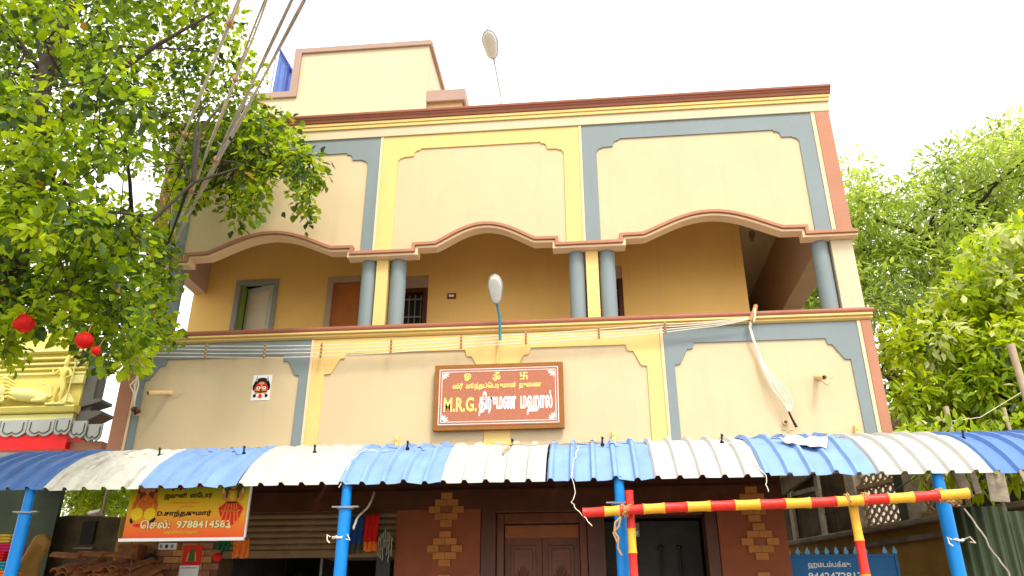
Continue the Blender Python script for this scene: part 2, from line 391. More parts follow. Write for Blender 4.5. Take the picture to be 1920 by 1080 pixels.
# crown twig clusters: x, y, z, radius
LEFT_CLUSTERS = [(-4.44,5.5,6.93,0.17),(-5.55,5.25,6.48,0.16),(-4.88,5.38,7.73,0.18),(-7.35,7.71,6.07,0.2),(-6.07,8.25,9.82,0.26),(-3.74,4.92,4.46,0.13),(-6.52,7.7,8.12,0.23),(-6.44,8.64,11.22,0.29),(-5.43,8.66,11.12,0.29),(-7.02,8,6.63,0.21),(-6.38,8.68,11.61,0.3),(-4.02,5.07,6.04,0.15),(-6.66,6.79,8.12,0.21),(-5.67,8.85,9.89,0.27),(-5.99,6.31,6.26,0.18),(-5.25,8.4,8.5,0.24),(-6.91,7.04,5.92,0.18),(-5.66,5.9,5.49,0.16),(-4.5,5.64,4.96,0.15),(-5.45,6.89,8.48,0.22),(-5.61,8.79,8.02,0.24),(-5.92,8.57,8.9,0.25),(-5.57,6.07,6.25,0.17),(-6.38,8.76,9.55,0.26),(-5.59,8.49,10.22,0.27),(-5.48,6.81,6.19,0.18),(-4.42,5.38,5.48,0.15),(-7,7.76,8.63,0.23),(-8.76,8.11,8.98,0.24),(-4.97,8.63,9.58,0.26),(-5.15,5.25,6,0.15),(-4.71,5.12,5.97,0.15),(-4.99,6.15,8.29,0.2),(-4.96,8.09,9.35,0.25),(-9.23,8.2,10.28,0.27),(-4.85,8.36,8.57,0.24),(-5.07,6.42,6.38,0.18),(-5.54,8.66,9.28,0.26),(-6,6.02,7.86,0.19),(-4.85,6.43,6.16,0.18),(-6.31,7.38,9.95,0.25),(-7.44,7.18,7.63,0.21),(-5.52,8.36,8.41,0.24),(-5.47,7.27,7.71,0.21),(-4.5,6.11,6.1,0.17),(-6.75,7.66,6.04,0.2),(-6.77,6.79,9.4,0.23),(-5,7.97,9.83,0.26),(-6.71,6.17,8.12,0.2),(-5.47,7.93,9.39,0.25),(-5.52,5.87,5.19,0.15),(-4.77,5.23,7.1,0.17),(-8.1,6.99,9.68,0.24),(-4.2,6.19,5.16,0.16),(-5.77,6.67,6.75,0.19),(-5.07,8.57,9.07,0.25),(-6.6,7.52,8.59,0.23),(-6.08,5.66,7.26,0.18),(-6.53,6.41,7.44,0.19),(-5.43,8,10.68,0.27),(-5.53,5.65,6.75,0.17),(-4.37,7.97,8.13,0.23),(-4.54,6.04,5.39,0.16),(-4.53,4.99,4.89,0.13),(-5.29,6.03,5.6,0.16),(-6.2,6.87,7.08,0.2),(-4.82,5.68,6.16,0.16),(-4.93,8.14,7.55,0.23),(-7.74,8.14,9.51,0.25),(-5.76,7.38,9.24,0.24),(-6.11,6.23,8.29,0.2),(-5.49,8.62,7.57,0.23),(-5.95,8.55,8.31,0.24),(-6.02,6.92,8.67,0.22),(-4.33,4.98,7.05,0.16),(-5,4.94,5.34,0.14),(-4.34,4.98,5.14,0.14),(-3.91,5.37,5.95,0.15),(-7.03,6.26,8.88,0.21),(-4.86,8.04,8.91,0.24),(-4.64,5.53,4.97,0.14),(-6.15,6.52,8.38,0.21),(-5.14,5.54,7.71,0.18),(-8.5,7.75,9.06,0.24),(-7.05,7.17,6.65,0.2),(-5.85,6.14,8.66,0.21),(-6.36,5.84,8.51,0.2),(-5.55,7.64,7.49,0.22),(-4.87,6.25,6.48,0.18),(-5.24,7.19,5.88,0.19),(-6.51,7.09,6.08,0.19),(-6.31,6.5,6.69,0.18),(-4.5,7.98,7.72,0.22),(-5.2,4.94,6.65,0.16),(-4.83,8.14,8.12,0.23),(-5.5,8.7,8.41,0.25),(-7,6.49,8.82,0.22),(-4.17,5.17,7.56,0.18),(-8.71,7.78,10.31,0.26),(-5.24,5.19,5.18,0.14),(-6.75,7.97,8.74,0.24),(-6.11,8.05,10.15,0.26),(-5.39,7.75,7.09,0.21),(-5.92,6.16,6.95,0.18),(-5.08,4.88,7.15,0.17),(-6.56,7.72,9.72,0.25),(-5.39,6.66,7.27,0.2),(-5.75,8.24,10.04,0.26),(-5.73,5.93,8.17,0.2),(-5.02,7.96,6.64,0.21),(-4.9,8.66,7.83,0.24),(-6.03,8.69,9.45,0.26),(-5.5,7.95,10.23,0.26),(-4.86,5.32,4.69,0.14),(-6.31,7.64,6.62,0.2),(-4.9,6.8,7.36,0.2),(-5.31,5.68,5.57,0.15),(-6.18,7.86,6.48,0.21),(-5.56,6.08,6,0.17),(-4.98,8.2,7.28,0.22),(-4.14,4.97,4.45,0.13),(-6.03,6.04,6.51,0.17),(-6.92,6.76,8.15,0.21),(-5.29,6.84,7.93,0.21),(-5.65,8.54,8.18,0.24),(-5.7,8.15,9.28,0.25),(-5.6,8.62,6.57,0.22),(-7.04,7.97,8.49,0.24),(-7.21,6.85,9.7,0.24),(-5.03,5.54,7.05,0.17),(-5.14,8.61,10.16,0.27),(-4.22,5.38,7.58,0.18),(-7.78,7.43,9.52,0.24),(-5.32,6.51,7.6,0.2),(-4.76,6.8,5.7,0.18),(-4.77,8.76,9.23,0.26),(-8.21,7.97,7.94,0.23),(-6.02,5.89,6.72,0.17),(-7.58,7.66,6.6,0.2),(-4.22,4.8,5.18,0.13),(-5.5,7.18,8.49,0.22),(-5.89,8.78,8.06,0.24),(-4.16,5.36,5.96,0.15),(-6.53,6.85,7.12,0.2),(-5.58,6.5,7.81,0.2),(-4.91,6.27,5.99,0.17),(-4.12,4.98,5.42,0.14),(-6.33,6.23,7.87,0.2),(-5.61,8.58,10.82,0.28),(-6.14,8.51,10.64,0.28),(-4.45,8.35,8.1,0.24),(-5.24,7.94,8.45,0.23),(-5.54,8.63,11.47,0.29),(-5.88,8.26,8.72,0.24),(-5.23,7.32,5.88,0.19),(-7.26,7.3,8.29,0.22),(-7.49,7.95,10.65,0.27),(-4.86,8.7,8.85,0.25),(-7.25,6.71,8.48,0.21),(-6.12,8.65,10.88,0.28),(-6,8.52,9.93,0.27),(-6.78,6.16,8.46,0.21),(-7.18,8.15,10.61,0.27),(-7.35,7.75,9.31,0.24),(-7.92,7.63,9.19,0.24),(-5.41,8.11,8.03,0.23),(-6.08,6.21,5.91,0.17),(-5.25,6.86,8.48,0.22),(-4.81,5.29,7.76,0.18),(-5.05,8.51,9.81,0.26),(-3.9,5.08,5.28,0.14),(-7.46,7.11,8.34,0.22),(-5.92,7.13,5.78,0.18),(-4.92,5.78,8.24,0.2),(-6.44,6.59,7.86,0.2),(-5.19,8.58,8.41,0.24),(-5.18,8.4,7.88,0.23),(-4.98,5.5,5.85,0.16),(-5.33,5.41,5.88,0.15),(-5.47,8.33,10.84,0.28),(-4.51,4.88,5.7,0.14),(-3.83,5.25,5.79,0.15),(-5.05,4.97,6.03,0.15),(-4.18,7.93,8.33,0.23),(-5.11,6.65,7.97,0.21),(-5.59,5.49,5.67,0.15),(-5.79,6.22,5.45,0.16),(-5.03,5.25,7.11,0.17),(-4.62,5.6,6.68,0.17),(-3.75,4.9,4.51,0.13),(-6.03,5.69,6.4,0.17),(-7.17,7.79,6.71,0.21),(-6.09,7.15,6.43,0.19),(-5.6,8.42,7.69,0.23),(-7.61,7.42,7.92,0.22),(-7.08,7.78,7.3,0.22),(-6.33,7.28,9.18,0.23),(-3.89,5.51,5.63,0.15),(-5.3,5.34,7.85,0.18),(-7.03,7.12,6.26,0.19),(-5.11,8.31,10.01,0.26),(-5.46,5.3,7.24,0.17),(-5.19,6.69,8.92,0.22),(-5.93,8.76,7.63,0.24),(-4.61,8.57,8.2,0.24),(-5.13,8.06,6.46,0.21),(-7.06,7.05,9.32,0.23),(-5.08,8.21,9.16,0.25),(-5.79,7.19,6.34,0.19),(-4.74,7.92,7.18,0.22),(-5.49,6.13,5.23,0.16),(-4.74,8.4,8.31,0.24),(-6.77,7.7,8.92,0.24),(-7.27,7.04,9.73,0.24),(-5.72,6.43,6.77,0.18),(-6.82,7.78,8.24,0.23),(-8.5,7.46,10.13,0.25),(-5.28,6.46,9.07,0.22),(-5.51,8.75,8.92,0.25),(-4.89,8.53,7.79,0.24),(-6,8.71,9.3,0.26),(-6.32,6.88,7.66,0.2),(-4.66,8.44,9.11,0.25),(-7.32,7.43,7.97,0.22),(-5.51,8.44,9.31,0.26),(-7.57,7.85,6.42,0.21),(-4.92,6.11,6.3,0.17),(-6.29,8.69,10.66,0.28),(-5.46,5.64,4.87,0.15),(-7.63,7.69,9.61,0.25),(-4.24,5.42,6.61,0.16),(-5.13,5.93,5.89,0.16),(-5.45,7.27,8.16,0.22),(-3.88,5.14,4.79,0.14),(-4.71,5.02,5.16,0.14),(-3.72,5.05,5.21,0.14),(-6.12,6.81,7.79,0.21),(-6.98,7.4,7.28,0.21),(-5.81,8.33,8.07,0.24),(-5.38,8.19,8.34,0.24),(-8.36,7.77,8.88,0.24),(-4.71,6.92,5.58,0.18),(-6.3,7.44,9.56,0.24),(-5.72,7.09,6.61,0.19),(-4.3,5.13,4.88,0.14),(-6.33,6.87,8.19,0.21),(-4.57,8.63,8.58,0.25),(-4.74,5.83,6.59,0.17),(-5.38,6.54,7.98,0.2),(-5.19,8.12,9.43,0.25),(-4.43,5.1,4.73,0.13),(-6.43,7.17,6.44,0.19),(-5.16,8.2,8.79,0.24),(-5.01,7.98,6.97,0.21),(-6.54,6.05,8.71,0.21),(-5.44,7.16,7.62,0.21),(-7.02,8.18,8.17,0.23),(-5.43,5.29,5.85,0.15),(-7.45,7.98,8.05,0.23),(-7.28,8.13,9.86,0.26),(-4.68,8.31,9.34,0.25),(-7.76,7.74,9.31,0.24),(-6.09,7.58,9.59,0.25),(-8.02,7.49,8.21,0.22),(-5.85,7.42,7.48,0.21),(-5.93,6.44,8.44,0.21),(-5.55,8.6,6.55,0.22),(-5.58,6.87,8.59,0.22),(-4.17,5.16,4.82,0.14),(-7.86,6.9,9.16,0.23),(-6.79,6.69,6.33,0.18),(-6.14,8.25,11.12,0.28),(-5.86,8.33,11.12,0.28),(-5.65,4.93,7.5,0.17),(-6.25,8.78,9.67,0.27),(-5.22,8.88,9.48,0.27),(-5.75,7.2,5.77,0.19),(-5.65,6.06,5.15,0.16),(-6.46,6.72,7.5,0.2),(-5.69,8.58,10.52,0.28),(-5.28,4.84,6.37,0.15),(-7.54,7.67,7.31,0.21),(-6.38,7.56,8.04,0.22),(-4.42,7.92,7.55,0.22),(-5.68,8.03,8.18,0.23),(-5.45,8.26,7.86,0.23),(-5.42,6.3,7.32,0.19),(-5.39,8.53,10.64,0.28),(-6.44,6.73,8.95,0.22),(-5.27,8.78,9.03,0.26),(-6.34,6.66,6.03,0.18),(-4.78,6.05,6.95,0.18),(-4.52,5.27,4.64,0.14),(-5.89,8.81,10.42,0.28),(-4.64,5.5,6.8,0.17),(-4.68,4.82,5.54,0.14),(-8.23,7.36,9.33,0.24),(-6.04,7.42,9.78,0.25),(-6.16,5.81,8.06,0.19),(-7.85,7.25,9.36,0.24),(-6.6,7.91,7.12,0.22),(-5.91,7.94,10.36,0.26),(-5.33,8.47,7.57,0.23),(-5.99,6.92,6.87,0.19),(-6.62,8.53,11.35,0.29),(-5.25,7.99,8.53,0.24),(-4.92,6.93,4.73,0.14),(-7.01,7.57,5.56,0.16),(-5.26,7.16,5.57,0.15),(-6.15,6.5,4.72,0.13),(-4.88,7.3,5.12,0.15),(-5.31,6.05,4.56,0.12),(-4.84,7.94,5.51,0.16),(-5.11,6.55,4.53,0.13),(-5.59,7.07,5.12,0.14),(-5.43,6.34,4.8,0.13),(-4.97,7.34,5.56,0.15),(-4.48,6.1,4.33,0.12),(-5.32,6.16,4.46,0.12),(-6.14,7.4,5.34,0.15),(-4.96,6.04,4.2,0.12),(-6.09,7.41,4.45,0.15),(-5.27,7.74,5.17,0.16),(-6.76,7.43,4.99,0.15),(-5.73,6.37,4.26,0.13),(-5.31,6.93,5.16,0.14),(-4.99,6.14,4.93,0.13),(-5.47,7.01,5.41,0.15),(-4.71,7.01,4.37,0.14),(-6.81,7.07,5.38,0.15),(-6.93,7.75,4.54,0.15),(-6.29,7.42,5.87,0.16),(-6.3,7.07,5.69,0.15),(-5.27,8.44,6.11,0.17),(-6.32,7.37,4.44,0.14),(-4.71,6.19,5.03,0.13),(-5.91,7.7,5.33,0.16),(-5.45,6.29,4.17,0.12),(-5.23,6.08,4.24,0.12),(-6.23,6.72,4.54,0.13),(-3.99,6.19,4.04,0.12),(-4.72,6.35,4.95,0.13),(-4.6,6.38,4.69,0.13),(-4.91,6.97,5.55,0.15),(-6.57,7.28,5.11,0.15),(-6.31,6.87,4.4,0.14),(-5.2,7.21,5.4,0.15),(-5.73,7.54,4.85,0.15),(-5.61,7.06,4.58,0.14),(-6.51,7.4,5.49,0.15),(-5.38,7.72,4.65,0.15),(-4.64,6.9,4.56,0.14),(-5.13,7.23,4.62,0.14),(-5.55,6.51,5.16,0.14),(-3.98,6.23,3.86,0.12),(-6.32,6.56,5.4,0.14),(-4.87,7.3,5.78,0.15),(-5.16,6.2,4.47,0.12),(-5.02,8.4,4.94,0.17),(-4.21,6.04,4.59,0.12),(-5.68,6.27,5.07,0.13),(-3.82,6.06,4.11,0.12),(-4.74,6.01,4.44,0.12),(-6.14,6.5,4.9,0.13),(-6.06,6.54,5.43,0.14),(-5.47,8.4,6.03,0.17),(-5.55,8.66,5.92,0.18),(-5.76,7.08,5.63,0.15),(-6.44,7.26,4.76,0.14),(-5.27,8.57,5.28,0.17),(-4.14,6.28,4.4,0.13),(-5.64,7.17,5.73,0.15),(-4.98,7.74,5.25,0.16),(-5.36,6.62,4.62,0.13),(-5.47,7.5,4.62,0.15),(-5.36,6.59,4.77,0.13),(-4.32,6.19,4.9,0.13),(-5.18,8.1,6.23,0.17),(-4.27,6.21,3.89,0.12),(-4.46,6.61,4.99,0.14),(-5.48,6.52,4.27,0.13),(-5.73,7.55,5.06,0.15),(-6.48,6.89,5.45,0.14),(-6.89,7.64,5.47,0.16),(-5.52,8.89,5.82,0.18),(-6.48,7.38,5.65,0.15),(-6.2,7.03,4.38,0.14),(-4.95,7.92,5.19,0.16),(-5.34,7.02,5.66,0.15),(-5.65,6.4,4.52,0.13),(-4.79,6.07,4.77,0.13),(-5.04,6.83,4.82,0.14),(-6,7.11,4.78,0.14),(-4.48,6.13,4.86,0.13),(-5.37,8.68,5.67,0.18),(-5.25,7.69,4.87,0.15),(-4.7,7.2,4.98,0.15),(-4.97,7.64,4.75,0.15),(-6.78,7.1,5.68,0.15),(-6.74,7.42,4.47,0.15),(-6.01,6.58,4.77,0.13),(-5.18,6.7,5.22,0.14),(-4.55,6.81,5.02,0.14),(-4.41,6.47,5.27,0.14),(-4.4,6.46,4.09,0.13),(-4.51,6.03,4.21,0.12),(-6.67,7.05,5.45,0.15),(-4.61,6.59,4.53,0.13),(-6.11,7.22,4.74,0.14),(-5.58,6.24,5.23,0.13),(-5.93,7.03,4.36,0.14),(-5.27,8.07,6.17,0.17),(-5.91,6.7,4.5,0.13),(-6.06,7.8,5.24,0.16),(-5.52,8.8,5.3,0.17),(-5.07,7.97,5.63,0.16),(-5.7,6.6,5.07,0.14),(-6.38,7.51,5.18,0.15),(-4.16,6.54,4.11,0.13),(-5.72,6.53,4.84,0.13),(-4.37,6.15,4.73,0.13),(-5.23,6.43,4.61,0.13),(-4.9,6.19,4.7,0.13),(-7.02,7.73,5.01,0.15),(-4.32,6.64,4.5,0.13),(-5.57,6.78,4.47,0.13),(-6.36,6.82,5.06,0.14),(-5.81,7.15,5.41,0.15),(-5.13,6.33,5.16,0.13),(-4.78,7.14,4.87,0.14),(-5.29,6.7,4.48,0.13),(-5.79,6.81,5,0.14),(-5.7,7.62,5.34,0.15),(-7.33,7.76,5.29,0.16),(-5.79,6.57,4.65,0.13),(-6.7,7.27,5.68,0.15),(-5.11,8.34,4.94,0.16),(-5.95,6.5,5.07,0.13),(-4.46,6.19,5.16,0.13),(-6.26,7.4,5.87,0.16),(-4.87,6.41,5.22,0.13),(-5.97,6.44,4.36,0.13),(-4.59,6.5,5.16,0.14),(-4.89,8.01,5.07,0.16),(-4.4,6.26,4.2,0.12),(-5.48,6.33,4.06,0.12),(-4.91,6.41,4.28,0.13),(-5.1,6.22,4.74,0.13),(-5.03,7,4.4,0.14),(-4.72,6.53,4.81,0.13),(-4.11,6.01,4.48,0.12),(-6.72,7.73,5.98,0.16),(-4.66,6.3,4.53,0.13),(-5.69,6.36,4.18,0.13),(-5.96,7.29,4.84,0.15),(-5.34,7.7,5.62,0.16),(-5.6,7.68,5,0.15),(-4.96,8.11,5.7,0.17),(-4.55,6.91,5.25,0.14),(-5.8,7.74,5.63,0.16),(-5.25,6.79,5.07,0.14),(-4.7,8,4.78,0.16),(-4.95,7.93,5.87,0.16),(-5.37,6.03,4.87,0.13),(-6.41,7.56,5.68,0.16),(-5.96,6.75,4.15,0.13),(-4.71,7.14,4.41,0.14),(-4.88,7.69,4.37,0.15),(-6.43,7.13,5.15,0.15),(-5.72,7.27,5.81,0.15),(-5.81,6.78,4.42,0.13),(-6.22,7.54,4.64,0.15),(-6.35,7.73,4.5,0.15),(-6.08,6.31,4.97,0.13),(-5.15,8.17,5.29,0.16),(-4.36,6.16,4.49,0.12),(-4.63,6.86,4.09,0.13),(-5.14,7,5.5,0.15),(-7.11,7.67,6.1,0.16)]
OVERHANG_CLUSTERS = [(-3.68,8.79,7.23,0.13),(-4.36,8.72,8.01,0.14),(-5.07,8.82,7.7,0.14),(-4.29,8.1,7.6,0.13),(-4.23,8.85,8.1,0.14),(-4.42,8.86,8.35,0.14),(-4.41,8.72,6.86,0.13),(-3.98,8.01,6.8,0.12),(-4.51,8.63,7.26,0.13),(-5,8.84,7.84,0.14),(-4.8,8.78,7.49,0.14),(-3.78,7.68,6.89,0.12),(-4.29,8.8,7.45,0.14),(-3.35,7.82,6.91,0.12),(-3.89,8.59,7.88,0.14),(-3.85,7.84,6.54,0.12),(-3.41,8.41,7.17,0.13),(-3.95,7.66,7.06,0.12),(-3.52,8.55,6.67,0.13),(-4.92,8.84,8.1,0.14),(-3.95,8.62,7.47,0.13),(-5.11,8.89,7.57,0.14),(-4.78,8.87,7.92,0.14),(-4.01,7.74,6.96,0.12),(-5.43,9.03,7.41,0.14),(-5.27,8.89,7.58,0.14),(-4.42,8.64,6.97,0.13),(-3.95,7.64,7.34,0.12),(-5.3,9.09,7.36,0.14),(-3.46,7.94,7.18,0.12),(-4.74,8.89,7.7,0.14),(-3.47,8.33,6.76,0.13),(-5.16,8.66,6.96,0.13),(-3.62,8.76,7.58,0.14),(-4.59,8.87,6.76,0.13),(-3.85,7.74,7.1,0.12),(-3.4,7.75,6.72,0.12),(-3.75,7.86,7.08,0.12),(-4.1,8.83,8.26,0.14),(-3.39,8.54,7.11,0.13),(-3.6,7.83,7.12,0.12),(-5.43,8.91,7.51,0.14),(-3.85,8.19,7.09,0.13),(-4.66,8.84,7.01,0.13),(-4.5,8.77,7.47,0.14),(-4.96,8.62,7.19,0.13),(-4.58,8.67,7.08,0.13),(-5.32,8.65,7.09,0.13),(-4.05,7.98,6.69,0.12),(-4.98,8.88,7.41,0.14),(-4.17,8.64,8.22,0.14),(-4.38,8.2,7.86,0.13),(-3.96,7.66,7.5,0.12),(-3.32,7.63,6.67,0.12),(-4.98,9.03,8.31,0.14),(-3.98,7.87,6.81,0.12),(-4.77,9.07,7.04,0.14),(-4.36,8.76,7.6,0.14),(-4.31,8.25,7.52,0.13),(-4.68,8.89,8.41,0.14),(-3.9,7.97,7.56,0.13),(-3.76,8.24,7.29,0.13),(-3.34,7.74,6.97,0.12),(-3.58,8.02,7.43,0.13),(-4.06,7.95,7.45,0.13),(-5.23,8.98,7.63,0.14),(-3.8,8.28,7.8,0.13),(-4.63,8.66,7.65,0.14),(-4.89,8.84,7.46,0.14),(-4.13,8.4,7.5,0.13),(-4.42,8.61,6.61,0.13),(-3.26,7.74,6.45,0.12),(-3.76,7.76,6.76,0.12),(-3.99,7.74,6.36,0.12),(-3.56,8.66,7.18,0.13),(-4.98,8.75,7.55,0.14),(-5.44,9.08,7.66,0.14),(-4.34,8.58,7.1,0.13),(-4.99,9.05,7.91,0.14),(-3.88,8.06,7.42,0.13),(-5.14,8.63,7.02,0.13),(-3.5,8.43,6.65,0.13),(-3.82,7.77,6.37,0.12),(-3.83,8.12,7.58,0.13),(-4.98,8.72,7.78,0.14),(-3.58,8.81,6.67,0.13),(-3.99,8.43,7.5,0.13),(-4.97,8.66,7.26,0.13),(-3.24,7.84,6.93,0.12),(-4.68,8.88,7.34,0.14),(-3.71,8.17,7.08,0.13),(-4.91,8.9,8.04,0.14),(-4.29,8.34,7.35,0.13),(-3.99,8.46,7.31,0.13),(-5.15,8.87,7.24,0.14),(-3.95,7.77,7.56,0.13),(-3.76,8.11,7.37,0.13),(-4.79,8.85,7.56,0.14),(-3.74,7.65,6.55,0.12),(-5.53,9.08,7.49,0.14),(-3.89,7.79,6.23,0.12),(-4.22,7.93,7.51,0.13),(-4.34,8.86,8.4,0.14),(-3.34,8.44,7.07,0.13),(-4.61,8.79,7.56,0.14),(-5.06,8.66,7.62,0.14),(-5.51,8.98,7.24,0.14),(-3.52,8.43,7.19,0.13)]
